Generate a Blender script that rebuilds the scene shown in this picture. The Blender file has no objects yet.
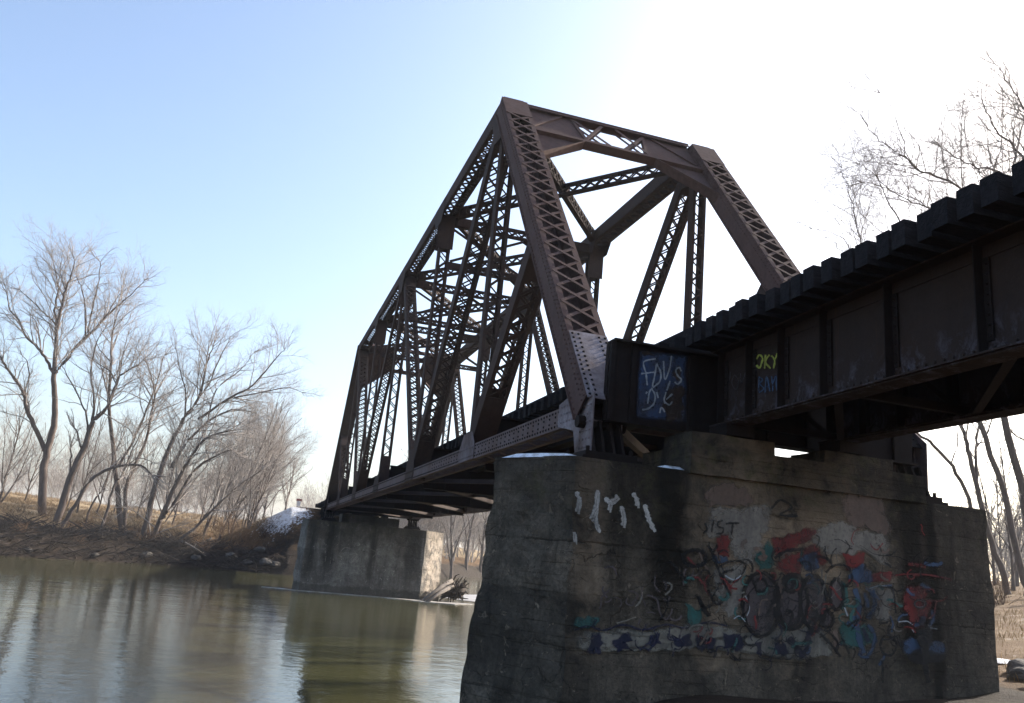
import bpy, math, random
import numpy as np
from mathutils import Vector, Matrix, noise

R_ = math.radians
scene = bpy.context.scene
COL = scene.collection
rng = random.Random(7)

# ------------------------------------------------------------------ camera
CAM = (-5.0, -12.01, -2.428)
YAW, PIT, ROL, FPX = 0.2797, 0.2461, 0.0936, 834.4
F = Vector((math.sin(YAW)*math.cos(PIT), math.cos(YAW)*math.cos(PIT), math.sin(PIT)))
RT0 = Vector((math.cos(YAW), -math.sin(YAW), 0)); UP0 = RT0.cross(F)
RT = math.cos(ROL)*RT0 + math.sin(ROL)*UP0
UP = -math.sin(ROL)*RT0 + math.cos(ROL)*UP0
cd = bpy.data.cameras.new('camera'); cam = bpy.data.objects.new('camera', cd); COL.objects.link(cam)
M = Matrix((( RT.x, UP.x, -F.x, CAM[0]), (RT.y, UP.y, -F.y, CAM[1]), (RT.z, UP.z, -F.z, CAM[2]), (0, 0, 0, 1)))
cam.matrix_world = M
cd.sensor_width = 36; cd.lens = FPX/1024*36; cd.clip_start = .05; cd.clip_end = 6000
scene.camera = cam

def ray(px, py):
    return F + RT*((px-512)/FPX) - UP*((py-351.5)/FPX)
def onx(px, py, x):
    d = ray(px, py); t = (x-CAM[0])/d.x; return Vector(CAM)+d*t
def ony(px, py, y):
    d = ray(px, py); t = (y-CAM[1])/d.y; return Vector(CAM)+d*t
def onz(px, py, z):
    d = ray(px, py); t = (z-CAM[2])/d.z; return Vector(CAM)+d*t

# ------------------------------------------------------------------ mesh builder
class MB:
    def __init__(s): s.v = []; s.f = []
    def add(s, vs, fs):
        n = len(s.v); s.v.extend([tuple(p) for p in vs]); s.f.extend([tuple(i+n for i in f) for f in fs])
    def obox(s, c, a, b, d):      # centre and three half vectors
        c = Vector(c); a = Vector(a); b = Vector(b); d = Vector(d)
        vs = [c-a-b-d, c+a-b-d, c+a+b-d, c-a+b-d, c-a-b+d, c+a-b+d, c+a+b+d, c-a+b+d]
        s.add(vs, [(0,3,2,1),(4,5,6,7),(0,1,5,4),(1,2,6,5),(2,3,7,6),(3,0,4,7)])
    def box(s, x0, x1, y0, y1, z0, z1):
        s.obox(((x0+x1)/2,(y0+y1)/2,(z0+z1)/2), ((x1-x0)/2,0,0), (0,(y1-y0)/2,0), (0,0,(z1-z0)/2))
    def bar(s, A, B, w, th, n):   # flat bar from A to B: th along n, w across
        A = Vector(A); B = Vector(B); t = (B-A); L = t.length; t.normalize(); n = Vector(n)
        n = (n - t*n.dot(t)).normalized(); k = t.cross(n)
        s.obox((A+B)/2, t*(L/2), k*(w/2), n*(th/2))
    def angle(s, A, B, w, n, th=.014):   # an L angle
        A = Vector(A); B = Vector(B); t = (B-A).normalized(); n = Vector(n); n = (n-t*n.dot(t)).normalized(); k = t.cross(n)
        s.bar(A, B, w, th, n); s.bar(A+k*(w/2)+n*(w/2+th/2), B+k*(w/2)+n*(w/2+th/2), th, w, n)
    def prism(s, pts, off):       # planar polygon extruded by off
        n = len(pts); off = Vector(off); pts = [Vector(p) for p in pts]
        s.add(pts+[p+off for p in pts], [tuple(range(n))[::-1], tuple(range(n, 2*n))]+[(i,(i+1)%n,n+(i+1)%n,n+i) for i in range(n)])
    def tube(s, pts, rad, k=6, cap=False):
        n0 = len(s.v); v = s.v; f = s.f; m = len(pts)
        for i in range(m):
            a = pts[max(i-1,0)]; b = pts[min(i+1,m-1)]
            tx,ty,tz = b[0]-a[0], b[1]-a[1], b[2]-a[2]
            l = math.sqrt(tx*tx+ty*ty+tz*tz) or 1; tx/=l; ty/=l; tz/=l
            if abs(tz) < .9: ux,uy,uz = -ty, tx, 0.0
            else: ux,uy,uz = 0.0, -tz, ty
            l = math.sqrt(ux*ux+uy*uy+uz*uz) or 1; ux/=l; uy/=l; uz/=l
            wx,wy,wz = ty*uz-tz*uy, tz*ux-tx*uz, tx*uy-ty*ux
            r = rad[i]; p = pts[i]
            for j in range(k):
                c = COS[k][j]*r; d = SIN[k][j]*r
                v.append((p[0]+ux*c+wx*d, p[1]+uy*c+wy*d, p[2]+uz*c+wz*d))
        for i in range(m-1):
            q = n0+i*k
            for j in range(k):
                j2 = (j+1)%k; f.append((q+j, q+j2, q+k+j2, q+k+j))
        if cap:
            f.append(tuple(n0+j for j in range(k))[::-1]); f.append(tuple(n0+(m-1)*k+j for j in range(k)))
    def rivet(s, c, n, a, r=.024, h=.018):
        c = Vector(c); n = Vector(n).normalized(); a = Vector(a); a = (a-n*a.dot(n)).normalized(); b = n.cross(a)
        vs = [c+(a*math.cos(t)+b*math.sin(t))*r for t in [i*math.pi/3 for i in range(6)]]
        vs += [c+n*h+(a*math.cos(t)+b*math.sin(t))*r*.55 for t in [i*math.pi/3 for i in range(6)]]
        s.add(vs, [(i,(i+1)%6,6+(i+1)%6,6+i) for i in range(6)]+[(6,7,8,9,10,11)])
    def build(s, name, mat, parent=None, smooth=False):
        me = bpy.data.meshes.new(name)
        off = Vector(parent.get('base', (0,0,0))) if parent else Vector((0,0,0))
        V = np.array(s.v, dtype=np.float32) - np.array(off, dtype=np.float32)
        me.from_pydata(V.tolist() if len(s.v) < 50 else V, [], s.f)
        me.materials.append(mat)
        if smooth: me.polygons.foreach_set('use_smooth', [True]*len(me.polygons))
        me.update()
        o = bpy.data.objects.new(name, me); COL.objects.link(o)
        if parent: o.parent = parent
        return o
COS = {k: [math.cos(2*math.pi*j/k) for j in range(k)] for k in (3,4,5,6,8,10,12)}
SIN = {k: [math.sin(2*math.pi*j/k) for j in range(k)] for k in (3,4,5,6,8,10,12)}

def tag(o, label=None, cat=None, group=None, kind=None):
    if label: o['label'] = label
    if cat: o['category'] = cat
    if group: o['group'] = group
    if kind: o['kind'] = kind
    return o
def thing(name, label, cat, loc=(0,0,0), group=None):
    o = bpy.data.objects.new(name, None); COL.objects.link(o); o.location = loc
    o['base'] = tuple(loc); o.empty_display_size = .2
    return tag(o, label, cat, group)
def sub(parent, o):               # parent a built mesh below a part (parts sit at the base of their thing)
    o.parent = parent; return o
def build_sub(mb, name, mat, part, root):
    o = mb.build(name, mat, root); o.parent = part; return o

# ------------------------------------------------------------------ materials
class NT:
    def __init__(s, name):
        s.m = bpy.data.materials.new(name); s.m.use_nodes = True; s.t = s.m.node_tree; s.t.nodes.clear()
        s.out = s.t.nodes.new('ShaderNodeOutputMaterial'); s.b = s.t.nodes.new('ShaderNodeBsdfPrincipled')
        s.t.links.new(s.b.outputs[0], s.out.inputs[0]); s.pos = None
    def n(s, typ, **kw):
        x = s.t.nodes.new('ShaderNode'+typ)
        for k, v in kw.items(): setattr(x, k, v)
        return x
    def l(s, a, b): s.t.links.new(a, b)
    def coords(s, scale=(1,1,1), world=True):
        if world: c = s.n('NewGeometry').outputs['Position']
        else: c = s.n('TexCoord').outputs['Object']
        mp = s.n('Mapping'); mp.inputs['Scale'].default_value = scale; s.l(c, mp.inputs['Vector']); return mp.outputs[0]
    def noise(s, scale, detail=5, rough=.6, st=(1,1,1), lo=.35, hi=.65, dist=0.0):
        n = s.n('TexNoise'); n.inputs['Scale'].default_value = scale; n.inputs['Detail'].default_value = detail
        n.inputs['Roughness'].default_value = rough; n.inputs['Distortion'].default_value = dist; s.l(s.coords(st), n.inputs['Vector'])
        return s.rng(n.outputs['Fac'], lo, hi)
    def rng(s, a, lo, hi, o0=0.0, o1=1.0):
        r = s.n('MapRange'); s.l(a, r.inputs['Value'])
        for k, v in zip(('From Min','From Max','To Min','To Max'), (lo, hi, o0, o1)): r.inputs[k].default_value = v
        return r.outputs[0]
    def math(s, op, a, b=None):
        m = s.n('Math', operation=op)
        for i, x in enumerate((a, b)):
            if x is None: continue
            if isinstance(x, (int, float)): m.inputs[i].default_value = x
            else: s.l(x, m.inputs[i])
        return m.outputs[0]
    def mix(s, fac, a, b, mode='MIX'):
        m = s.n('Mix', data_type='RGBA', blend_type=mode)
        for i, x in ((0, fac), (6, a), (7, b)):
            if isinstance(x, (int, float)): m.inputs[i].default_value = x
            elif isinstance(x, tuple): m.inputs[i].default_value = (*x, 1)
            else: s.l(x, m.inputs[i])
        return m.outputs[2]
    def bump(s, h, strength=.3, dist=.02):
        b = s.n('Bump'); b.inputs['Strength'].default_value = strength; b.inputs['Distance'].default_value = dist
        s.l(h, b.inputs['Height']); s.l(b.outputs[0], s.b.inputs['Normal'])
    def done(s, col, rough=.8, spec=.3, metal=0):
        if isinstance(col, tuple): s.b.inputs['Base Color'].default_value = (*col, 1)
        else: s.l(col, s.b.inputs['Base Color'])
        if isinstance(rough, (int, float)): s.b.inputs['Roughness'].default_value = rough
        else: s.l(rough, s.b.inputs['Roughness'])
        s.b.inputs['Specular IOR Level'].default_value = spec; s.b.inputs['Metallic'].default_value = metal
        return s.m

def steel(name, paint, rust, dark, amount=.5, scuff=False):
    t = NT(name)
    a = t.noise(1.3, 6, .65, lo=.5-.25*amount, hi=.72)
    b = t.noise(9, 5, .7, lo=.45, hi=.75)
    c = t.noise(1.0, 4, .6, st=(5,5,.6), lo=.5, hi=.8)
    col = t.mix(a, paint, rust); col = t.mix(t.math('MULTIPLY', b, .6), col, dark); col = t.mix(t.math('MULTIPLY', c, .5), col, dark)
    oi = t.n('ObjectInfo'); col = t.mix(t.math('MULTIPLY', oi.outputs['Random'], .55), col, rust)
    st2 = t.noise(1.0, 6, .7, st=(9,9,.5), lo=.60, hi=.74); col = t.mix(t.math('MULTIPLY', st2, .55), col, (rust[0]*1.9,rust[1]*1.5,rust[2]*1.3))
    if scuff:
        g = t.n('NewGeometry'); sx = t.n('SeparateXYZ'); t.l(g.outputs['Position'], sx.inputs[0])
        k = t.math('MULTIPLY', t.rng(sx.outputs[2], .55, .08), t.noise(4.5, 7, .75, st=(1,1,.7), lo=.50, hi=.66, dist=.5)); col = t.mix(t.math('MULTIPLY', k, .75), col, (.10,.092,.115))
    t.bump(t.noise(26, 4, .7, lo=.2, hi=.8), .35, .01)
    return t.done(col, .82, .14)
STEEL = steel('rusty_truss_steel', (.040,.029,.028), (.050,.027,.020), (.013,.010,.010))
STEELW = steel('weathered_chord_steel', (.190,.160,.172), (.105,.068,.058), (.045,.034,.033), .5)
STEELD = steel('dark_girder_steel', (.015,.0125,.0125), (.020,.012,.009), (.006,.005,.005))
STEELG = steel('scuffed_girder_steel', (.026,.021,.021), (.036,.022,.016), (.010,.009,.009), scuff=True)
STEELP = steel('brown_portal_steel', (.100,.066,.062), (.085,.046,.037), (.034,.022,.021))
STEELL = steel('light_lateral_steel', (.075,.058,.052), (.055,.036,.03), (.03,.022,.02))
PEEL = steel('peeling_shoe_steel', (.34,.31,.34), (.10,.07,.062), (.045,.034,.032), .9)
RAIL = steel('rail_steel', (.10,.07,.055), (.11,.06,.04), (.05,.035,.03))

def wood(name, a, b):
    t = NT(name); n1 = t.noise(3, 5, .7, lo=.3, hi=.7); n2 = t.noise(14, 5, .7, st=(.3,1,1), lo=.35, hi=.7)
    t.bump(n2, .6, .02); return t.done(t.mix(n2, t.mix(n1, a, b), (b[0]*.4,b[1]*.4,b[2]*.4)), .9, .15)
TIE = wood('creosoted_tie_wood', (.012,.0115,.014), (.026,.023,.025))
BLOCK = wood('weathered_block_wood', (.09,.075,.06), (.13,.10,.08))

def concrete(name, base, pale, dark, stain=.75, moss=(.07,.065,.03), warm=(.16,.12,.085), bands=()):
    t = NT(name)
    g = t.n('NewGeometry'); sx = t.n('SeparateXYZ'); t.l(g.outputs['Position'], sx.inputs[0])
    big = t.noise(.6, 6, .65, lo=.36, hi=.64, dist=.6)
    med = t.noise(2.3, 8, .72, lo=.34, hi=.66, dist=.4)
    fine = t.noise(15, 9, .85, lo=.42, hi=.60, dist=.3)
    col = t.mix(big, base, pale)
    col = t.mix(t.math('MULTIPLY', t.noise(.8, 5, .6, st=(1,1,.7), lo=.48, hi=.66, dist=.5), .6), col, warm)
    # every lift of formwork weathers a little differently
    zl = t.math('ADD', t.math('MULTIPLY', sx.outputs[2], 1.45), t.math('MULTIPLY', med, .05))
    cx = t.n('CombineXYZ'); t.l(t.math('FLOOR', zl), cx.inputs[2]); t.l(t.math('MULTIPLY', sx.outputs[0], .22), cx.inputs[0])
    ln = t.n('TexNoise'); ln.inputs['Scale'].default_value = 1.7; ln.inputs['Detail'].default_value = 2; t.l(cx.outputs[0], ln.inputs['Vector'])
    col = t.mix(t.math('MULTIPLY', t.rng(ln.outputs['Fac'], .35, .65), .45), col, dark)
    col = t.mix(t.math('MULTIPLY', med, .62), col, dark)
    drip = t.noise(1.0, 7, .68, st=(1.5,1.5,.25), lo=.47, hi=.66, dist=.9)
    drip2 = t.noise(1.0, 7, .7, st=(6,6,.45), lo=.56, hi=.72, dist=.7)
    col = t.mix(t.math('MULTIPLY', drip, stain), col, dark)
    col = t.mix(t.math('MULTIPLY', t.math('MULTIPLY', drip2, big), .7), col, (dark[0]*.5,dark[1]*.5,dark[2]*.5))
    col = t.mix(t.math('MULTIPLY', fine, .55), col, (dark[0]*.8,dark[1]*.8,dark[2]*.8))
    spall = t.noise(5.5, 8, .75, lo=.60, hi=.65, dist=.7)
    col = t.mix(t.math('MULTIPLY', spall, .55), col, (pale[0]*1.3,pale[1]*1.28,pale[2]*1.25))
    pits = t.noise(26, 3, .6, lo=.64, hi=.70); col = t.mix(t.math('MULTIPLY', pits, .7), col, (dark[0]*.4,)*3)
    w = t.math('FRACT', zl)
    seam = t.math('MULTIPLY', t.rng(w, .0, .04, 1, 0), t.noise(1.5, 4, .6, lo=.38, hi=.6))
    col = t.mix(t.math('MULTIPLY', seam, .55), col, (dark[0]*.5,)*3)
    for (bx, bw, z0_, z1_, st_) in bands:      # water stains down the face; negative strength paints a paler zone
        wob = t.math('MULTIPLY', t.math('SUBTRACT', t.noise(1.6, 5, .65, lo=0, hi=1, dist=.6), .5), bw*1.5)
        mk = t.rng(t.math('ABSOLUTE', t.math('SUBTRACT', t.math('ADD', sx.outputs[0], wob), bx)), bw*.35, bw, 1, 0)
        mk = t.math('MULTIPLY', mk, t.rng(t.math('ADD', sx.outputs[2], wob), z0_, z1_))
        if st_ > 0: col = t.mix(t.math('MULTIPLY', mk, st_), col, (dark[0]*.35,dark[1]*.35,dark[2]*.35))
        else: col = t.mix(t.math('MULTIPLY', t.math('MULTIPLY', mk, -st_), t.rng(med, .9, .2)), col, (pale[0]*1.25,pale[1]*1.12,pale[2]*1.0))
    vo = t.n('TexVoronoi', feature='DISTANCE_TO_EDGE'); vo.inputs['Scale'].default_value = .75
    cv = t.n('Mix', data_type='VECTOR'); cv.inputs[0].default_value = .16; nz = t.n('TexNoise'); nz.inputs['Scale'].default_value = 2.2; nz.inputs['Detail'].default_value = 7
    t.l(g.outputs['Position'], cv.inputs[4]); t.l(g.outputs['Position'], nz.inputs['Vector']); vm = t.n('VectorMath', operation='SCALE'); vm.inputs['Scale'].default_value = 5.0; t.l(nz.outputs['Color'], vm.inputs[0]); t.l(vm.outputs[0], cv.inputs[5]); t.l(cv.outputs[1], vo.inputs['Vector'])
    crack = t.math('MULTIPLY', t.rng(vo.outputs['Distance'],   .002, .008, 1, 0), t.noise(.7, 3, .6, lo=.46, hi=.58))
    col = t.mix(t.math('MULTIPLY', crack, .5), col, (.008,.007,.006))
    bd = t.math('MULTIPLY', t.rng(t.math('FRACT', t.math('ADD', t.math('MULTIPLY', sx.outputs[2], 6.3), t.math('MULTIPLY', med, .05))), 0, .09, 1, 0), t.noise(2.0, 4, .6, lo=.4, hi=.6))
    col = t.mix(t.math('MULTIPLY', bd, .35), col, dark)
    wet = t.rng(t.math('ADD', sx.outputs[2], t.math('MULTIPLY', med, -.18)), -5.05, -4.95, 1, 0)
    col = t.mix(t.math('MULTIPLY', wet, .6), col, (dark[0]*.7,dark[1]*.7,dark[2]*.6))
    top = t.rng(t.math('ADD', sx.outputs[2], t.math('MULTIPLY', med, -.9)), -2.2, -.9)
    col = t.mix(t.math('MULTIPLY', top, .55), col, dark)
    mo = t.math('MULTIPLY', t.noise(3.4, 6, .7, lo=.52, hi=.68), t.rng(sx.outputs[2], -2.1, -1.0))
    col = t.mix(t.math('MULTIPLY', mo, .6), col, moss)
    h = t.math('ADD', t.math('ADD', t.noise(4, 9, .75, lo=.1, hi=.9, dist=.3), t.math('MULTIPLY', seam, -.5)), t.math('ADD', t.math('MULTIPLY', spall, -.35), t.math('ADD', t.math('MULTIPLY', pits, -.3), t.math('ADD', t.math('MULTIPLY', bd, -.25), t.math('MULTIPLY', crack, -.6)))))
    t.bump(h, .8, .05)
    return t.done(col, .92, .15)
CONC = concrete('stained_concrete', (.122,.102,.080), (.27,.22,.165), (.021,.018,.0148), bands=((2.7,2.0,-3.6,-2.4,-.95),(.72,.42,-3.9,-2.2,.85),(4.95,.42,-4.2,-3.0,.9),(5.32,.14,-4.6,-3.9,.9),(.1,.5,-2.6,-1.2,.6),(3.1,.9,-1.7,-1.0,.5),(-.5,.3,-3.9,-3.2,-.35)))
CONCF = concrete('river_pier_concrete', (.25,.225,.195), (.44,.405,.36), (.050,.044,.038), .75, warm=(.20,.16,.12), bands=((.2,.5,-5.4,-3.5,.8),(5.6,.7,-6,-3.0,.75),(2.6,3.2,-2.6,-1.2,.55),(-1.0,.35,-5,-4,.6),(3.0,.3,-5,-4.2,.6),(7.35,.85,-6.5,-5.5,-.95)))  # last band: clean right nose, painted paler to stand for direct sun

def paint(name, col, cover=.62, col2=None, rough=.75, scale=9):
    t = NT(name)
    n1 = t.noise(scale, 8, .78, lo=.25, hi=.75, dist=.4); n2 = t.noise(2.2, 5, .65, lo=.35, hi=.65)
    c = t.mix(n2, col, col2 or tuple(x*.55 for x in col))
    grime = t.noise(1.0, 7, .68, st=(1.5,1.5,.25), lo=.45, hi=.68, dist=.9)
    c = t.mix(t.math('MULTIPLY', grime, .65), c, (.030,.028,.026))
    c = t.mix(t.math('MULTIPLY', t.noise(19, 5, .75, lo=.45, hi=.7), .5), c, (.035,.032,.030))
    t.done(c, rough, .2)
    at = t.n('Attribute', attribute_name='edge')
    tr = t.n('BsdfTransparent'); mx = t.n('MixShader')
    fac = t.rng(t.math('ADD', t.math('MULTIPLY', at.outputs['Fac'], 1.0), t.math('MULTIPLY', n1, 1.15)), 1.30-cover*.75, 1.72-cover*.62)
    t.l(t.math('MULTIPLY', fac, .82), mx.inputs[0]); t.l(tr.outputs[0], mx.inputs[1]); t.l(t.b.outputs[0], mx.inputs[2]); t.l(mx.outputs[0], t.out.inputs[0])
    return t.m

# ------------------------------------------------------------------ world, sun
SUN_AZ, SUN_EL = R_(70), R_(28)         # azimuth from +Y towards +X
w = bpy.data.worlds.new('World'); scene.world = w; w.use_nodes = True
nt = w.node_tree; bg = nt.nodes['Background']
sky = nt.nodes.new('ShaderNodeTexSky'); sky.sky_type = 'NISHITA'; sky.sun_disc = False
sky.sun_elevation = SUN_EL; sky.sun_rotation = SUN_AZ; sky.air_density = 1.0; sky.dust_density = 3.2; sky.ozone_density = 2.1
nt.links.new(sky.outputs[0], bg.inputs[0]); bg.inputs[1].default_value = .15
sd = bpy.data.lights.new('sun', 'SUN'); so = bpy.data.objects.new('sun', sd); COL.objects.link(so)
sd.energy = 5.0; sd.angle = R_(.5); sd.color = (1, .93, .82)
sv = Vector((math.sin(SUN_AZ)*math.cos(SUN_EL), math.cos(SUN_AZ)*math.cos(SUN_EL), math.sin(SUN_EL)))
so.rotation_euler = sv.to_track_quat('Z', 'Y').to_euler()
scene.view_settings.view_transform = 'Standard'; scene.view_settings.look = 'None'
scene.view_settings.exposure = 1.15; scene.view_settings.gamma = 1

# ------------------------------------------------------------------ terrain
WZ = -5.4
NSX = [-600,-200,-60,-20,-8,-2,2,8,20,30,60,200,600]; NSY = [-60,-40,-14,-3,0,1.6,4,9,20,31,66,240,700]
FSX = [-600,-200,-60,-35,-22,-13,0,6,26,60,200,600]; FSY = [-20,10,42,52,59,67,68,80,113,170,400,1000]
def ynear(x): return float(np.interp(x, NSX, NSY))
def yfar(x): return float(np.interp(x, FSX, FSY))
def ground(x, y):
    yn, yf = ynear(x), yfar(x)
    nb = noise.noise((x*.35, y*.35, 3.1))*.12 + noise.noise((x*1.3, y*1.3, 9.1))*.05
    if y < yn:
        d = yn-y
        h = WZ + .32*min(d, 4.4) + .03*min(max(d-4.4, 0), 60) + .06*min(max(x-4, 0), 60)*min(1, d/5)
        return h+nb
    if y > yf:
        d = y-yf
        h = WZ + .85*min(d, 2.0) + .1*min(max(d-2, 0), 10) + .063*min(max(d-12, 0), 43)
        h += noise.noise((x*.25, y*.25, 1.7))*.35*min(1, d/3)
        # railway embankment leading on from the far span
        s = abs(x-2.83)-4.0; e = max(0, 76-y)
        top = .95 - max(0, s)/1.5 - e/1.4
        return max(h, top)+nb
    return WZ - min(1.3, .35*min(y-yn, yf-y))+nb*.3
gx = np.unique(np.concatenate([np.arange(-60,60,1.0), np.arange(-9,12,.3), np.arange(-140,140,5.0), np.arange(-900,901,60.0)]).round(3))
gy = np.unique(np.concatenate([np.arange(-20,14,.4), np.arange(-40,130,1.0), np.arange(56,84,.5), np.arange(-100,260,6.0), np.arange(-300,1501,75.0)]).round(3))
def keep(a):
    o = [a[0]]
    for x in a[1:]:
        if x-o[-1] > .19: o.append(x)
    return np.array(o)
gx = keep(gx); gy = keep(gy)
verts = [(x, y, ground(x, y)) for y in gy for x in gx]
nx, ny = len(gx), len(gy)
faces = [(j*nx+i, j*nx+i+1, (j+1)*nx+i+1, (j+1)*nx+i) for j in range(ny-1) for i in range(nx-1)]
me = bpy.data.meshes.new('ground'); me.from_pydata(verts, [], faces)
me.polygons.foreach_set('use_smooth', [True]*len(faces))
# what grows or lies where: red = dry grass, green = wet mud and ground darkened under the bridge, blue = snow
ca = me.color_attributes.new('cover', 'FLOAT_COLOR', 'POINT')
buf = []
for (x, y, z) in verts:
    yn, yf = ynear(x), yfar(x); g = m = s = 0.0
    if y > yf:
        d = y-yf; m = max(0, 1-d/9.0); g = min(1, max(0, (d-12)/8))
        if y > 68 and -9 < x < 2.0:
            s = max(0, 1-abs(x+1.6)/4.4)*min(1, max(0,(y-71)/4))*.80
            g *= .4
    elif y < yn:
        d = yn-y; m = max(0, 1-d/4); g = .35 if x > 6 else .25
        if 7 < x < 26 and y < 22: s = max(0, .24-abs((x-y)-9)/22)
    else: m = 1
    if y < 2 and y > -40 and -1.5 < x < 8.5: m = max(m, .95*min(1, (8.5-x)/2)); g *= .3  # dark ground added under the bridge to cut light bounced onto its underside
    buf += [g, m, s, 1]
ca.data.foreach_set('color', buf)
t = NT('bank_soil')
at = t.n('Attribute', attribute_name='cover'); sp = t.n('SeparateColor'); t.l(at.outputs['Color'], sp.inputs[0])
n1 = t.noise(.35, 6, .65, lo=.3, hi=.7); n2 = t.noise(5, 6, .7, lo=.3, hi=.7); n3 = t.noise(1.1, 6, .7, lo=.2, hi=.8)
n4 = t.noise(22, 4, .7, lo=.3, hi=.7)
leaf = t.mix(n2, (.13,.074,.036), (.22,.130,.058)); leaf = t.mix(t.math('MULTIPLY', n4, .6), leaf, (.07,.045,.028))
gr = t.mix(n1, (.36,.27,.165), (.27,.19,.11)); gr = t.mix(t.math('MULTIPLY', n4, .4), gr, (.40,.32,.21))
mud = t.mix(n2, (.018,.013,.010), (.040,.028,.020))
col = t.mix(t.rng(t.math('ADD', sp.outputs[0], t.math('SUBTRACT', t.math('MULTIPLY', n3, .6), .3)), .35, .65), leaf, gr)
col = t.mix(t.rng(t.math('ADD', sp.outputs[1], t.math('SUBTRACT', t.math('MULTIPLY', n3, .6), .3)), .3, .7), col, mud)
sn = t.rng(t.math('ADD', sp.outputs[2], t.math('SUBTRACT', t.math('MULTIPLY', t.math('ADD', n3, n2), .5), .5)), .42, .5)
col = t.mix(sn, col, t.mix(t.noise(2.6, 6, .7, lo=.45, hi=.7), (.72,.74,.79), (.26,.22,.19)))
t.bump(t.math('ADD', n4, t.math('MULTIPLY', n2, 1.5)), .8, .06)
me.materials.append(t.done(col, .92, .15))
go = bpy.data.objects.new('ground', me); COL.objects.link(go); tag(go, kind='structure')

# river
mb = MB(); mb.add([(-900,-300,WZ),(900,-300,WZ),(900,1500,WZ),(-900,1500,WZ)], [(0,1,2,3)])
t = NT('river_water')
n1 = t.noise(1.5, 4, .6, st=(1,1.0,1), lo=0, hi=1); n2 = t.noise(.35, 3, .5, lo=0, hi=1); n3 = t.noise(7, 3, .6, lo=0, hi=1)
h = t.math('ADD', t.math('ADD', t.math('MULTIPLY', n1, .40), t.math('MULTIPLY', n2, .7)), t.math('MULTIPLY', n3, .12))
t.bump(h, .085, .35)
col = t.mix(t.noise(.08, 3, .5), (.058,.057,.026), (.044,.042,.021))
t.done(col, .07, .5); t.b.inputs['IOR'].default_value = 1.33
o = mb.build('river_water', t.m); tag(o, kind='structure')

# ------------------------------------------------------------------ the truss span
P, H, W = 7.62, 9.38, 5.67
X = Vector((1,0,0)); Y = Vector((0,1,0)); Z = Vector((0,0,1))
def Lk(s, k): return Vector((s*W, k*P, 0))
def Uk(s, k): return Vector((s*W, k*P, H))

def laced(mb, A, B, w_, d, u=X, lace=(1,-1), cover=(), barw=.06, pitch=None, double=True, stay=(.7,.7), fl=.085, th=.02):
    A = Vector(A); B = Vector(B); t = (B-A); L = t.length; t.normalize(); u = Vector(u); u = (u-t*u.dot(t)).normalized(); v = t.cross(u)
    c = (A+B)/2
    for s in (-1, 1):
        mb.obox(c+u*(s*(w_/2-th/2)), t*(L/2), u*(th/2), v*(d/2))            # web plate
        for q in (-1, 1):                                                    # flange angles
            mb.obox(c+u*(s*(w_/2-th-fl/2))+v*(q*(d/2-.008)), t*(L/2), u*(fl/2), v*.008)
    for q in cover:
        mb.obox(c+v*(q*(d/2+.009)), t*(L/2), u*(w_/2+.03), v*.009)
    p = pitch or (w_*.95)
    for q in lace:
        for e, sl in ((0, stay[0]), (1, stay[1])):
            if sl > 0:
                a = A + t*(sl/2) if e == 0 else B - t*(sl/2)
                mb.obox(a+v*(q*(d/2+.009)), t*(sl/2), u*(w_/2-.004), v*.009)
        a0, a1 = stay[0]-.02, L-stay[1]+.02
        n = max(1, round((a1-a0)/p)); pp = (a1-a0)/n; hw = w_/2-.045
        for i in range(n):
            q0 = A+t*(a0+i*pp); q1 = A+t*(a0+(i+1)*pp)
            up = 1 if (i % 2 == 0 or double) else -1
            mb.bar(q0-u*hw*up+v*(q*(d/2+.006)), q1+u*hw*up+v*(q*(d/2+.006)), barw, .010, v)
            if double: mb.bar(q0+u*hw+v*(q*(d/2+.018)), q1-u*hw+v*(q*(d/2+.018)), barw, .010, v)
def rivet_rows(mb, A, B, off, n, rows, sp=.125, r=.022):
    A = Vector(A); B = Vector(B); t = (B-A); L = t.length; t.normalize(); k = Vector(n).normalized().cross(t)
    m = int(L/sp)
    for i in range(m):
        for q in rows: mb.rivet(A+t*((i+.5)*sp)+k*q+Vector(n)*off, n, t, r)

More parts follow.
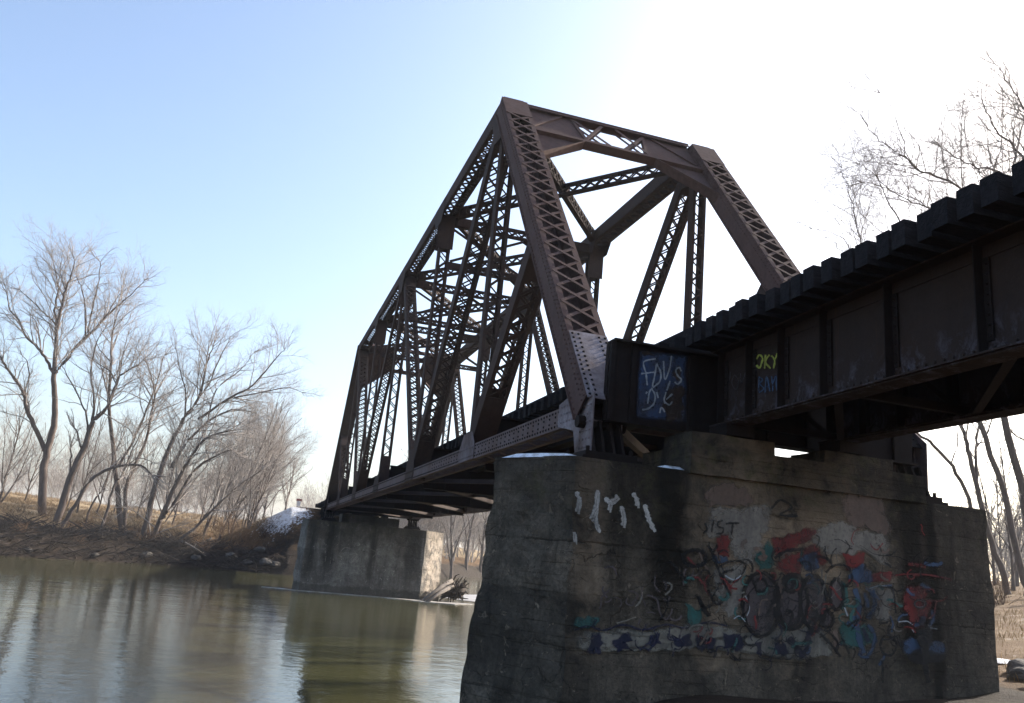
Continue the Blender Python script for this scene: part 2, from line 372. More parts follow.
tb = thing('truss_bridge', 'riveted brown steel through truss rail bridge spanning the river between two concrete piers', 'truss bridge', (W/2, 0, 0))
CW = .56     # chord width
for s in (0, 1):
    out = -1 if s == 0 else 1
    # top chord: cover plate above, lacing below
    mb = MB(); laced(mb, Uk(s,1)-Y*.1, Uk(s,5)+Y*.1, CW, .46, lace=(-1,1), stay=(1.0,1.0), barw=.07, double=True, pitch=.42)
    if True:
        for sx in (-1, 1): rivet_rows(mb, Uk(s,1)+X*sx*CW/2, Uk(s,5)+X*sx*CW/2, 0, X*sx, (-.18,.18), .16)
    mb.build('top_chord', STEEL, tb)
    # bottom chord
    mb = MB(); laced(mb, Lk(s,0)-Y*.1, Lk(s,6)+Y*.1, CW-.06, .36, lace=(1,-1), stay=(1.2,1.2), barw=.06, double=False, pitch=.5)
    bc = mb.build('bottom_chord', STEELW, tb)
    mb = MB(); rivet_rows(mb, Lk(s,0)+X*out*(CW-.06)/2, Lk(s,6)+X*out*(CW-.06)/2, 0, X*out, (-.12,.12), .15, .026)
    rivet_rows(mb, Lk(s,0)+Y*.07+X*out*(CW-.06)/2, Lk(s,0)+Y*12+X*out*(CW-.06)/2, 0, X*out, (-.05,.05), .30, .024)
    build_sub(mb, 'rivet_row', STEELD, bc, tb)
    # end posts
    for e, (a, b) in enumerate(((Lk(s,0), Uk(s,1)), (Lk(s,6), Uk(s,5)))):
        mb = MB(); laced(mb, a, b, .72, .50, lace=(-1,) if e == 0 else (1,), cover=(1,) if e == 0 else (-1,), barw=.07, pitch=.50, stay=(1.6,1.0), fl=.10)
        tt = (b-a).normalized()
        if e == 0:
            for sx in (-1, 1):
                rivet_rows(mb, a+X*sx*.36, b+X*sx*.36, 0, X*sx, (-.21,-.1,.21), .13, .024)
        mb.build('end_post', STEELP if e == 0 else STEEL, tb)
        if e == 0:
            vv = X.cross(tt); vv = -vv if vv.z < 0 else vv; mb = MB(); c_ = a+vv*.276
            mb.obox(c_+tt*.80, tt*.86, X*.35, vv*.006)
            sp_ = mb.build('stay_plate', PEEL if s == 0 else STEELD, tb); mb = MB()
            for s_ in np.arange(.02,1.62,.12):
                for x_ in (-.30,-.19,.19,.30): mb.rivet(c_+tt*s_+X*x_+vv*.006, vv, tt, .026)
            build_sub(mb, 'rivet_row', STEELD, sp_, tb)
    # collision struts from the first bottom joint up to the middle of each end post
    for (ka, kb, kc) in ((1, 0, 1), (5, 6, 5)):
        a = Lk(s,ka)+Z*.1; b = Lk(s,kb).lerp(Uk(s,kc), .47); d = (b-a).normalized()
        mb = MB(); laced(mb, a, b-d*.22, .54, .40, pitch=.40, barw=.05, stay=(1.7,.95), fl=.075); mb.build('collision_strut', STEEL, tb)
    # hangers and posts
    for k in range(1, 6):
        mb = MB(); laced(mb, Lk(s,k)+Z*.15, Uk(s,k)-Z*.2, .40, .30, double=False, pitch=.30, barw=.042, stay=(1.2,.5), fl=.06)
        if k in (2, 3, 4):
            for q in (-1, 1): mb.obox(Uk(s,k)-Z*.85+Y*q*.19, X*.27, Y*.008, Z*.62)
        mb.build('hanger', STEEL, tb)
    # diagonals
    for (ka, kb) in ((2,1),(2,3),(4,3),(4,5)):
        wide = (ka, kb) in ((2,1),(4,5))
        mb = MB(); laced(mb, Lk(s,ka), Uk(s,kb), .54 if wide else .46, .40 if wide else .32, pitch=.36, barw=.046, stay=(1.5,1.2), fl=.075)
        mb.build('diagonal', STEEL, tb)
    # gusset plates
    for k in range(0, 7):
        mb = MB()
        for sx in (-1, 1):
            n = X*sx; off = X*(sx*((CW-.06)/2+.012))
            if k == 0:   # the big plate holding end post and bottom chord
                c = Lk(s,0)+off
                mb.prism([c+Y*(a if sx == out else max(a, -.2))+Z*b for a, b in ((-.34,-.70),(.30,-.70),(.45,-.30),(1.2,-.15),(1.2,.23),(.75,.30),(.62,.60),(.30,.55),(-.05,.45),(-.34,.20))], n*.02)
                for a in np.arange(-.26,1.15,.13):
                    for b in np.arange(-.62,.5,.13):
                        if (a > .4 and abs(b-.04) < .2) or (a < .26 and b < .2+.4*(a+.3) and (sx == out or a > -.15)): mb.rivet(c+Y*a+Z*b+n*.02, n, Z, .024)
            elif k == 6:
                c = Lk(s,6)+off
                mb.prism([c+Y*a+Z*b for a, b in ((.28,-.42),(-1.1,-.2),(-1.1,.25),(-1.0,1.0),(-.9,1.6),(0,.9),(.28,.7))], n*.02)
            else:
                c = Lk(s,k)+off; hh = .85 if k % 2 == 0 else .5
                mb.prism([c+Y*a+Z*b for a, b in ((-.7,-.18),(.7,-.18),(.7,.2),(.4,hh),(-.4,hh),(-.7,.2))], n*.012)
                for a in np.arange(-.6,.61,.15):
                    for b in (-.1, .1): mb.rivet(c+Y*a+Z*b+n*.012, n, Z, .022)
        mb.build('gusset_plate', PEEL if k == 0 and s == 0 else STEELW if k < 2 else STEEL, tb)
    for k in range(1, 6):
        mb = MB()
        for sx in (-1, 1):
            n = X*sx; c = Uk(s,k)+X*(sx*(CW/2+.004)); hh = -.95 if k in (1,3,5) else -.6; e_ = 1 if k == 1 else -1
            if k in (1, 5):
                mb.prism([c+Y*(e_*a)+Z*b for a, b in ((-.1,.2),(.75,.2),(.75,-.3),(.45,-.95),(-.45,-1.1),(-.72,-.75))], n*.012); continue
            mb.prism([c+Y*a+Z*b for a, b in ((-.75,.2),(.75,.2),(.75,-.25),(.45,hh),(-.45,hh),(-.75,-.25))], n*.012)
        mb.build('gusset_plate', STEEL, tb)
    # shoes and bearing at both ends
    for e, k in ((1, 0), (-1, 6)):
        mb = MB(); c = Lk(s,k)
        for sx in (-1, -.35, .35, 1):
            mb.prism([c+X*(sx*.24-.02)+Y*a+Z*b for a, b in ((-.18,-.2),(.18,-.2),(.42,-.72),(-.42,-.72))], X*.04)
        mb.tube([c-X*.40-Z*.22, c+X*.40-Z*.22], [.10,.10], 12, True)
        mb.box(c.x-.42, c.x+.42, c.y-.5, c.y+.5, -.80, -.72); mb.box(c.x-.48, c.x+.48, c.y-.56, c.y+.56, -.90, -.80)
        for a in (-.4,.4):
            for b in (-.35,.35): mb.tube([(c.x+b,c.y+a,-.72),(c.x+b,c.y+a,-.64)], [.03,.03], 6, True)
        mb.build('bearing_shoe', STEELD, tb)

# portal frames in the plane of the end posts
for e in (0, 1):
    a, b = (Lk(0,0), Uk(0,1)) if e == 0 else (Lk(0,6), Uk(0,5))
    tt = (a-b).normalized(); nn = X.cross(tt) if e == 0 else tt.cross(X)
    nn = nn if nn.z > 0 else -nn
    def PP(x, s, n=0): return b+X*x+tt*s+nn*n
    x0, x1 = .31, W-.31
    def pbar(mb, A_, B_, w_=.12):
        for q in (-.14, .14):
            mb.bar(PP(*A_, q), PP(*B_, q), w_, .014, nn)
    mb = MB()
    for q in (-.1, .1): mb.bar(PP(x0,-.22,q), PP(x1,-.22,q), .13, .016, nn); mb.bar(PP(x0,1.26,q), PP(x1,1.26,q), .15, .016, nn)
    mb.bar(PP(x0,-.295,0), PP(x1,-.295,0), .26, .016, tt); mb.bar(PP(x0,1.345,0), PP(x1,1.345,0), .24, .016, tt)
    p1 = mb.build('portal_strut', STEELP, tb)
    for m in (0, 1):
        mb = MB()
        f = (lambda x: x) if m == 0 else (lambda x: W-x)
        mb.prism([PP(f(x),s,-.012) for x, s in ((x0,-.27),(1.75,-.27),(1.98,1.32),(x0,1.32))], nn*.024)
        mb.bar(PP(f(1.45),-.2,.03), PP(f(x0+.1),.95,.03), .09, .05, nn)
        mb.bar(PP(f(1.76),-.2,.0), PP(f(1.97),1.25,.0), .10, .10, nn)
        mb.build('portal_web_plate', STEELP, tb)
    for m in (0, 1):
        mb = MB()
        f = (lambda x: x) if m == 0 else (lambda x: W-x)
        mb.prism([PP(f(x),s,-.012) for x, s in ((x0,1.36),(1.75,1.36),(x0,2.76))], nn*.024)
        d = (PP(f(x0),2.75)-PP(f(1.75),1.345)).normalized(); k = d.cross(nn)
        mb.bar(PP(f(1.80),1.375,0), PP(f(x0),2.79,0), .26, .018, k)
        mb.build('knee_brace', STEELP, tb)
    mb = MB()
    for m in (0, 1):
        f = (lambda x: x) if m == 0 else (lambda x: W-x)
        for q in (-.06,.06):
            mb.bar(PP(f(1.8),.02-.1,q), PP(f(2.65),1.15,q), .10, .014, nn); mb.bar(PP(f(1.9),1.12,q+.016), PP(f(2.62),-.12,q+.016), .10, .014, nn)
    mb.build('portal_lattice', STEELP, tb)

# top lateral bracing (laced diagonals) and sway frames
for k in range(1, 5):
    for (sa, sb, dz) in ((0,1,.0),(1,0,-.2)):
        mb = MB(); A = Uk(sa,k)+Z*(.02+dz); B = Uk(sb,k+1)+Z*(.02+dz); d = (B-A).normalized()
        laced(mb, A+d*.45, B-d*.45, .38, .18, u=Z, pitch=.40, barw=.05, stay=(.5,.5), fl=.06, th=.014)
        mb.build('top_lateral', STEEL, tb)
for k in (2, 3, 4):
    mb = MB(); laced(mb, Uk(0,k)+X*.28-Z*.35, Uk(1,k)-X*.28-Z*.35, .34, .20, u=Z, pitch=.36, barw=.045, stay=(.6,.6), fl=.06, th=.014); mb.build('sway_strut', STEEL, tb)
    mb = MB(); laced(mb, Uk(0,k)+X*.18-Z*2.0, Uk(1,k)-X*.18-Z*2.0, .24, .16, u=Z, pitch=.28, barw=.038, stay=(.5,.5), fl=.06, th=.014); mb.build('sway_strut', STEEL, tb)
    mb = MB()
    xm = W/2
    for m in (0, 1):
        f = (lambda x: x) if m == 0 else (lambda x: W-x)
        mb.angle((f(.25),k*P+.05,H-.6), (xm,k*P+.05,H-1.85), .09, Y); mb.angle((f(.25),k*P-.05,H-1.85), (xm,k*P-.05,H-.6), .09, -Y)
    mb.build('sway_brace', STEEL, tb)

# floor system
for k in range(0, 7):
    y = k*P if 0 < k < 6 else (-.27 if k == 0 else 6*P+.27)
    mb = MB(); x0, x1 = (.24, W-.24) if 0 < k < 6 else (-.02, W+.02)
    z0, z1 = (-.34, .98) if 0 < k < 6 else (-.20, 1.08)
    mb.box(x0, x1, y-.008, y+.008, z0, z1)
    for z in (z0, z1): mb.box(x0, x1, y-.15, y+.15, z-.016, z+.016)
    for xs in ([.0,.36,1.38,2.1,2.83,3.57,4.29,5.31] if k in (0,6) else [1.0,1.83,2.83,3.83,4.67]):
        mb.box(xs-.04, xs+.04, y-.07, y-.009, z0+.018, z1-.018); mb.box(xs-.05, xs+.05, y+.009, y+.12, z0+.018, z1-.018)
    fb = mb.build('floor_beam', STEELD, tb)
    if k == 0: end_beam = fb
for xs in (W/2-1.0, W/2+1.0):
    mb = MB()
    for k in range(6):
        y0 = k*P+.02 if k else -.25; y1 = (k+1)*P-.02 if k < 5 else 6*P+.25
        mb.box(xs-.008, xs+.008, y0, y1, .36, 1.10)
        mb.box(xs-.16, xs+.16, y0+.14, y1-.14, .345, .36); mb.box(xs-.16, xs+.16, y0+.16, y1-.16, 1.10, 1.118)
    mb.build('stringer', STEELD, tb)
for k in range(6):
    mb = MB()
    mb.angle((.28,k*P+.2,-.22), (W-.28,(k+1)*P-.2,-.22), .13, Z); mb.angle((W-.28,k*P+.2,-.19+.012), (.28,(k+1)*P-.2,-.19+.012), .13, Z)
    for q in range(1, 4): mb.angle((W/2-.98,k*P+q*P/4,.42), (W/2+.98,k*P+q*P/4,.42), .09, Z)
    mb.build('bottom_lateral', STEELL, tb)

def ties(parent, y0, y1, n, z0=1.12, ln=3.3, first=100):
    stuff = MB()
    for i in range(n):
        y = y0+(y1-y0)*(i+.5)/n
        dx = rng.uniform(-.04,.04)+(rng.uniform(-.07,.07) if rng.random() < .2 else 0); dz = rng.uniform(-.015,.015); wd = rng.uniform(.094,.106); a = rng.uniform(-.012,.012)
        c = Vector((W/2+dx, y, z0+.15+dz/2)); u = Vector((math.cos(a), math.sin(a), 0)); v = Vector((-math.sin(a), math.cos(a), 0))
        b = MB() if i < first else stuff
        b.obox(c, u*(ln/2), v*wd, Z*(.15+dz/2))
        if i < first: b.build('cross_tie', TIE, parent)
    if stuff.v: tag(stuff.build('cross_tie', TIE, parent), kind='stuff')
def rails(parent, y0, y1, zb=1.434, guard=True):
    for xs in (W/2-.76, W/2+.76):
        mb = MB(); mb.box(xs-.075, xs+.075, y0, y1, zb, zb+.02); mb.box(xs-.012, xs+.012, y0, y1, zb+.02, zb+.14); mb.box(xs-.037, xs+.037, y0, y1, zb+.14, zb+.178)
        mb.build('rail', RAIL, parent)
    for xs in (W/2-1.35, W/2+1.35) if guard else ():
        mb = MB(); mb.box(xs-.09, xs+.09, y0, y1, zb+.003, zb+.13); mb.build('guard_timber', TIE, parent)
ties(tb, -.2, 6*P+.2, 99); rails(tb, -.3, 6*P+.3)

# ------------------------------------------------------------------ girder spans
def girder_span(label, y0, y1, tie_n, grade, pivot):
    root = thing('girder_bridge', label, 'girder bridge', (W/2, pivot, 0))
    L = abs(y1-y0); lo, hi = min(y0,y1), max(y0,y1)
    for xs in (1.83, W-1.83):
        mb = MB(); zb, zt = -.08, 1.10
        mb.box(xs-.008, xs+.008, lo, hi, zb, zt)
        mb.box(xs-.19, xs+.19, lo, hi, zb-.022, zb); mb.box(xs-.15, xs+.15, lo+.3, hi-.3, zb-.044, zb-.0225)
        mb.box(xs-.19, xs+.19, lo, hi, zt, zt+.02)
        for q in (-1, 1):
            mb.box(min(xs+q*.0085,xs+q*.022), max(xs+q*.0085,xs+q*.022), lo, hi, zb+.001, zb+.14); mb.box(min(xs+q*.0085,xs+q*.022), max(xs+q*.0085,xs+q*.022), lo, hi, zt-.14, zt-.001)
            if abs(y0) < 5:
                yy = lo+.06
                while yy < hi:
                    if yy > -12: mb.rivet((xs+q*.022, yy, zb+.08), (q,0,0), (0,0,1), .02); mb.rivet((xs+q*.12, yy, zb), (0,0,1), (1,0,0), .02)
                    yy += .13
        g = mb.build('girder', STEELG, root)
        ys_ = [-.62,-1.4,-2.2,-3.12,-4.3,-5.6]+[-6.9-1.3*i for i in range(12)] if abs(y0) < 5 else [lo+.3+1.25*i for i in range(int(L/1.25))]
        for yy in ys_:
            if not lo < yy < hi: continue
            m2 = MB()
            for q in (-1, 1):
                m2.obox((xs+q*.085, yy, (zb+zt)/2), (.062,0,0), (0,.008,0), (0,0,(zt-zb)/2-.002)); m2.obox((xs+q*.03, yy-.05, (zb+zt)/2), (.007,0,0), (0,.042,0), (0,0,(zt-zb)/2-.142))
                if abs(y0) < 5 and q == -1 and yy > -8:
                    for zr in np.arange(zb+.2, zt-.15, .11): m2.rivet((xs-.037, yy-.055, zr), (-1,0,0), (0,0,1), .018)
            build_sub(m2, 'stiffener', STEELD, g, root)
    n = int(L/2.5)
    for i in range(n+1):
        y = lo+.25+(L-.5)*i/n
        mb = MB(); xa, xb = 1.86, W-1.86
        mb.angle((xa,y,-.05), (xb,y,1.0), .09, Y); mb.angle((xa,y+.03,1.0), (xb,y+.03,-.05), .09, Y); mb.angle((xa,y,-.06), (xb,y,-.06), .09, Z)
        mb.build('cross_frame', STEELD, root)
        if i < n:
            y2 = lo+.25+(L-.5)*(i+1)/n
            mb = MB(); mb.angle((xa,y+.1,-.10), (xb,y2-.1,-.10), .10, Z); mb.build('bottom_lateral', STEELD, root)
    for xs in (1.83, W-1.83):
        for yy in (lo+.35, hi-.35):
            mb = MB(); mb.box(xs-.24, xs+.24, yy-.25, yy+.25, -.30, -.13); mb.box(xs-.2,xs+.2,yy-.2,yy+.2,-.1295,-.126); mb.build('bearing_plate', STEELD, root)
    if y0 < 5: ties(root, y0+.02, y1, tie_n, first=100)
    else: ties(root, y0, y1, tie_n)
    rails(root, lo, hi, guard=False)
    if grade:
        root.rotation_euler = (grade, 0, 0)
    return root
gb = girder_span('dark plate girder approach bridge with heavy wooden ties passing overhead at the right', -.46, -22, 71, R_(-1.0), -.46)
fg = girder_span('short dark girder span beyond the far pier reaching the snowy embankment', 46.3, 77, 66, 0, 46.3)

# ------------------------------------------------------------------ near pier
pier = thing('concrete_pier', 'big stained concrete pier covered in graffiti under the near end of the truss', 'pier', (W/2, .3, -4.6))
def hexbody(mb, x0, x1, y0, y1, nose, noseL, zt, zb, bat, seg=9, rough=.03, seed=1):
    rs = []
    ym = (y0+y1)/2
    for i in range(seg+1):
        z = zt+(zb-zt)*i/seg; o = bat*(zt-z)
        base = [(x0,y0-o),(x1,y0-o),(x1+nose+o,ym),(x1,y1+o),(x0,y1+o),(x0-noseL-o,ym)]
        ring = []
        for j in range(6):
            a = Vector((*base[j],z)); b = Vector((*base[(j+1)%6],z)); m = (21, 9, 9, 21, 9, 9)[j]
            for q in range(m):
                p = a.lerp(b, q/m)
                if j != 0 or q == 0:
                    p += Vector((noise.noise((p.x*1.3,p.y*1.3,z*1.3+seed)), noise.noise((p.x*1.3,p.y*1.3+9,z*1.3+seed)), 0))*rough*(3.0 if j in (4,5) else 1)
                if j in (4, 5): p += Vector((noise.noise((p.x*4,p.y*4,z*4+seed)), noise.noise((p.x*4,p.y*4+5,z*4+seed)), 0))*rough*1.6
                if q == 0 and j in (0, 1): p.x += (noise.noise((j*7,3.3,z*3.1+seed))*1.3+noise.noise((j*7,1.3,z*9+seed)))*rough
                if i == 0: p.z += noise.noise((p.x*2,p.y*2,seed))*.03
                ring.append(p)
        rs.append(ring)
    n = len(rs[0]); vs = [p for r in rs for p in r]
    fs = [(i*n+j, (i+1)*n+j, (i+1)*n+(j+1)%n, i*n+(j+1)%n) for i in range(seg) for j in range(n)]
    vs.append(Vector(((x0+x1)/2, ym, zt+.02))); c = len(vs)-1
    fs += [(j, (j+1)%n, c) for j in range(n)]
    mb.add(vs, fs)
FY, BAT = -1.0, .045
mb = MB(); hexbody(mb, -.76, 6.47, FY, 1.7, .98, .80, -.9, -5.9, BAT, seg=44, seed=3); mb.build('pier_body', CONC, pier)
def rough_block(mb, x0, x1, y0, y1, z0, z1, s=.02, seed=0):
    nx_, ny_, nz_ = [max(1, int(round(a/.22))) for a in (x1-x0, y1-y0, z1-z0)]
    vi = {}
    vs = []; fs = []
    def V_(i, j, k):
        if (i,j,k) not in vi:
            p = Vector((x0+(x1-x0)*i/nx_, y0+(y1-y0)*j/ny_, z0+(z1-z0)*k/nz_)); nv = noise.noise_vector((p*2.2)+Vector((seed,)*3))*s
            vi[(i,j,k)] = len(vs); vs.append(p+nv)
        return vi[(i,j,k)]
    for i in range(nx_):
        for j in range(ny_):
            fs.append((V_(i,j,nz_),V_(i+1,j,nz_),V_(i+1,j+1,nz_),V_(i,j+1,nz_))); fs.append((V_(i,j,0),V_(i,j+1,0),V_(i+1,j+1,0),V_(i+1,j,0)))
    for i in range(nx_):
        for k in range(nz_):
            fs.append((V_(i,0,k),V_(i+1,0,k),V_(i+1,0,k+1),V_(i,0,k+1))); fs.append((V_(i,ny_,k),V_(i,ny_,k+1),V_(i+1,ny_,k+1),V_(i+1,ny_,k)))
    for j in range(ny_):
        for k in range(nz_):
            fs.append((V_(0,j,k),V_(0,j,k+1),V_(0,j+1,k+1),V_(0,j+1,k))); fs.append((V_(nx_,j,k),V_(nx_,j+1,k),V_(nx_,j+1,k+1),V_(nx_,j,k+1)))
    mb.add(vs, fs)
mb = MB(); rough_block(mb, 1.02, 5.24, FY-.06, .55, -.93, -.50, .018, 2); mb.build('bridge_seat', CONC, pier)
for xa, xb in ((1.03, 2.45), (3.35, 4.62)):
    mb = MB(); rough_block(mb, xa, xb, FY-.03, -.15, -.515, -.305, .014, xa); mb.build('pedestal', CONC, pier)

SNOW = NT('snow'); SNOW.bump(SNOW.noise(14, 4, .6, lo=.2, hi=.8), .3, .03); SNOW = SNOW.done(SNOW.mix(SNOW.noise(7, 5, .7, lo=.42, hi=.66), (.74,.76,.80), (.30,.27,.24)), .85, .2)
def snow_patch(pts, z, label, parent=None):
    mb = MB(); c = Vector((sum(p[0] for p in pts)/len(pts), sum(p[1] for p in pts)/len(pts), z+.045)); n = len(pts)
    inner = [Vector((p[0],p[1],z)).lerp(c, .35)+Z*.028 for p in pts]
    mb.add([Vector((p[0],p[1],z-.02)) for p in pts]+inner+[c], [(i,(i+1)%n,n+(i+1)%n,n+i) for i in range(n)]+[(n+i,n+(i+1)%n,2*n) for i in range(n)])
    o = mb.build('snow_patch', SNOW, None, True); return tag(o, label, 'snow')
snow_patch([(.62,-.98),(.98,-1.0),(1.0,-.6),(.9,-.3),(.62,-.5)], -.89, 'small snow patch on the pier ledge beside the concrete bridge seat')
snow_patch([(-1.50,.2),(-1.15,-.42),(-.74,-.92),(-.6,-.93),(-.65,-.75),(-1.05,-.25),(-1.35,.3)], -.89, 'thin strip of snow along the left top edge of the near pier')

# ------------------------------------------------------------------ graffiti: thin paint films on the pier face, girder and end beam
def catmull(pts, n=5):
    if len(pts) < 3: return [Vector(p) for p in pts]
    P_ = [Vector(p) for p in pts]; out = []
    for i in range(len(P_)-1):
        a = P_[max(i-1,0)]; b = P_[i]; c = P_[i+1]; d = P_[min(i+2,len(P_)-1)]
        for k in range(n):
            t_ = k/n; out.append(.5*((2*b)+(c-a)*t_+(2*a-5*b+4*c-d)*t_*t_+(3*b-a-3*c+d)*t_**3))
    out.append(P_[-1]); return out
def wall_near(px, py, lift):
    d = ray(px, py)     # sloping front plane y = FY - BAT*(-.9 - z)
    c = Vector(CAM); t_ = (FY - BAT*(-.9) + BAT*0 - (c.y - BAT*c.z)) / (d.y - BAT*d.z)
    p = c+d*t_; p.y -= lift; return p
def wall_girder(px, py, lift): return onx(px, py, 1.805-lift)
def wall_beam(px, py, lift): return ony(px, py, -.279-lift)
class Film:
    def __init__(s, f, lift): s.f = f; s.l = lift; s.mb = MB(); s.e = []
    def stroke(s, pts, w_, closed=False, n=5):
        if closed: pts = pts+[pts[0]]
        q = catmull([Vector((a,b,0)) for a, b in pts], n); m = len(q); vs = []
        for i in range(m):
            t_ = q[min(i+1,m-1)]-q[max(i-1,0)]
            if closed and i in (0, m-1): t_ = q[1]-q[m-2]
            t_.normalize(); k = Vector((-t_.y,t_.x,0))*(w_*.72)*(1+.22*math.sin(i*1.7+w_))
            for e in (1, .35, -.35, -1):
                vs.append(s.f(q[i].x+k.x*e,q[i].y+k.y*e,s.l)); s.e.append((1 if abs(e) < .5 else 0)*(1 if closed or 0 < i < m-1 else .75))
        s.mb.add(vs, [(4*i+j,4*i+j+1,4*i+j+5,4*i+j+4) for i in range(m-1) for j in range(3)])
        s.l += .0004
    def fill(s, pts, smooth=True, ragged=0.0):
        q = [Vector((a,b,0)) for a, b in pts]
        if smooth: q = catmull(q+[q[0]], 5)[:-1]
        else:
            o = []
            for i in range(len(q)): o += [q[i].lerp(q[(i+1)%len(q)], k/4) for k in range(4)]
            q = o
        o = []
        for i in range(len(q)):
            a, b = q[i], q[(i+1)%len(q)]; m = max(1, int((b-a).length/2.5)); o += [a.lerp(b, k/m) for k in range(m)]
        am = 1 if ragged else (.35 if smooth else 0)
        q = [p+Vector((noise.noise((p.x*.11,p.y*.11,1))*5+noise.noise((p.x*.4,p.y*.4,2))*2.2, noise.noise((p.x*.11,p.y*.11,7))*5+noise.noise((p.x*.4,p.y*.4,8))*2.2, 0))*am for p in o]
        n = len(q); c = sum(q, Vector((0,0,0)))/n; vs = []
        for fac, e in ((1.06,0),(.86,.75),(.55,1)):
            for p in q: r = c+(p-c)*fac; vs.append(s.f(r.x,r.y,s.l)); s.e.append(e)
        vs.append(s.f(c.x,c.y,s.l)); s.e.append(1)
        s.mb.add(vs, [(k*n+i,k*n+(i+1)%n,(k+1)*n+(i+1)%n,(k+1)*n+i) for k in (0,1) for i in range(n)]+[(2*n+i,2*n+(i+1)%n,3*n) for i in range(n)]); s.l += .0004
    def oval(s, cx, cy, rx, ry): s.fill([(cx+rx*math.cos(a),cy+ry*math.sin(a)) for a in [i*math.pi/4 for i in range(8)]])
    def ring(s, cx, cy, rx, ry, w_): s.stroke([(cx+rx*math.cos(a),cy+ry*math.sin(a)) for a in [i*math.pi/5 for i in range(10)]], w_, True)
    def done(s, mat, parent, label, name='graffiti_lettering', part=None):
        o = s.mb.build(name, mat, parent); o['label'] = label
        at = o.data.attributes.new('edge', 'FLOAT', 'POINT'); at.data.foreach_set('value', s.e)
        if part: o.parent = part
        return o
def z5(x, y): return (570+x/3.465, 480+y/3.465)
def z6(x, y): return (780+x/3.463, 480+y/3.463)
Z5 = lambda *p: [z5(*a) for a in p]
Z6 = lambda *p: [z6(*a) for a in p]
PW = paint('graffiti_chalk_white', (.32,.285,.24), .52, (.25,.22,.19), scale=5)
PPINK = paint('graffiti_faded_pink', (.22,.145,.11), .68, (.15,.11,.09), scale=4)
PCREAM = paint('graffiti_cream', (.28,.25,.20), .53, (.18,.17,.15), scale=8)
PNAVY = paint('graffiti_navy', (.020,.022,.055), .74)
PTEAL = paint('graffiti_teal', (.03,.14,.125), .64, (.04,.11,.10))
PRED = paint('graffiti_red', (.26,.030,.028), .62, (.17,.03,.03))
PBLK = paint('graffiti_black', (.008,.008,.010), .95)
PGREY = paint('graffiti_grey', (.14,.108,.108), .76, (.06,.05,.052))
PBLUE = paint('graffiti_blue', (.06,.11,.19), .62, (.04,.07,.14))
PDRIP = paint('peeling_lime_white', (.62,.60,.56), .64, (.45,.43,.40), scale=14)
PYEL = paint('graffiti_yellow', (.50,.54,.10), .92)
PPANEL = paint('graffiti_panel_blue', (.050,.095,.21), .98, (.06,.062,.085), scale=3.5)
PCHALK = paint('graffiti_line_white', (.60,.64,.68), .88)

f = Film(wall_near, .012)
f.fill(Z5((470,90),(520,85),(600,90),(700,85),(680,200),(640,290),(600,300),(555,240),(550,200),(470,195)), True, 1.5)
f.fill(Z6((80,180),(150,155),(240,150),(290,180),(375,200),(380,300),(290,250),(200,270),(150,250),(100,220)), True, 1.5)
f.fill(Z5((490,300),(600,285),(600,400),(560,490),(500,420)), True, 1.5)
f.fill(Z6((290,370),(385,370),(380,470),(330,480)), True, 1.5)
f.done(PW, pier, 'patches of old chalky whitewash behind the graffiti', 'whitewash_stain')
f = Film(wall_near, .010)
f.fill(Z6((215,60),(240,25),(260,60),(300,20),(340,40),(370,110),(380,190),(300,180),(230,150),(210,110)), True, 1.5)
f.fill(Z5((470,20),(540,10),(620,30),(640,90),(560,85),(480,88)), True, 1.5)
f.done(PPINK, pier, 'faded pinkish brown washed area of the concrete', 'whitewash_stain')
f = Film(wall_near, .016)
for a in (((20,40),(30,70),(22,110)), ((95,35),(88,90),(85,130),(98,175)), ((70,135),(88,95)), ((118,62),(140,75),(165,55)), ((140,70),(132,105)),
          ((176,90),(184,130),(180,158)), ((215,45),(228,65),(230,90)), ((255,85),(266,120),(272,140),(288,172)), ((12,180),(16,215))):
    f.stroke(Z5(*a), 4.6)
    f.stroke(Z5(*[(x+5, y+8) for x, y in a]), 3.0)
f.done(PDRIP, pier, 'white peeling lime drips below the bearing', 'lime_stain')
f = Film(wall_near, .020)
f.fill(Z5((20,480),(70,470),(110,485),(80,510),(20,515)), True, 1); f.fill(Z5((395,420),(430,440),(465,460),(440,500),(405,490)), True, 1)
f.fill(Z5((640,255),(690,215),(710,290),(650,315)), True, 1); f.fill(Z5((210,520),(250,530),(240,570),(205,560)), True, 1)
f.fill(Z6((205,340),(235,380),(225,450),(200,420)), True, 1); f.fill(Z6((200,500),(290,500),(330,560),(250,590),(215,560)), True, 1)
f.fill(Z6((60,240),(90,270),(70,320),(50,290)), True, 1)
f.done(PTEAL, pier, 'teal green spray patches')
f = Film(wall_near, .024)
f.fill(Z5((495,200),(550,190),(552,265),(510,270),(495,250)), False, .6); f.fill(Z5((690,215),(800,170),(850,160),(850,195),(760,245),(695,260)), False, .8)
f.fill(Z6((0,200),(85,165),(95,190),(20,235),(0,245)), False, .5)
f.fill(Z5((715,290),(760,250),(800,260),(790,330),(720,315)), True, .6)
f.fill(Z6((60,240),(110,225),(165,280),(130,290),(90,265)), True, .6); f.fill(Z6((215,255),(290,250),(290,305),(225,310)), False, .8)
f.fill(Z6((300,330),(385,310),(385,345),(310,355)), True, .6); f.fill(Z6((430,370),(480,360),(510,400),(505,500),(455,510),(420,450)), True, .8)
f.stroke(Z6((390,330),(450,325),(520,330),(590,345)), 2.0); f.stroke(Z6((440,290),(500,300)), 5)
f.done(PRED, pier, 'red bars and patches of spray paint')
f = Film(wall_near, .028)
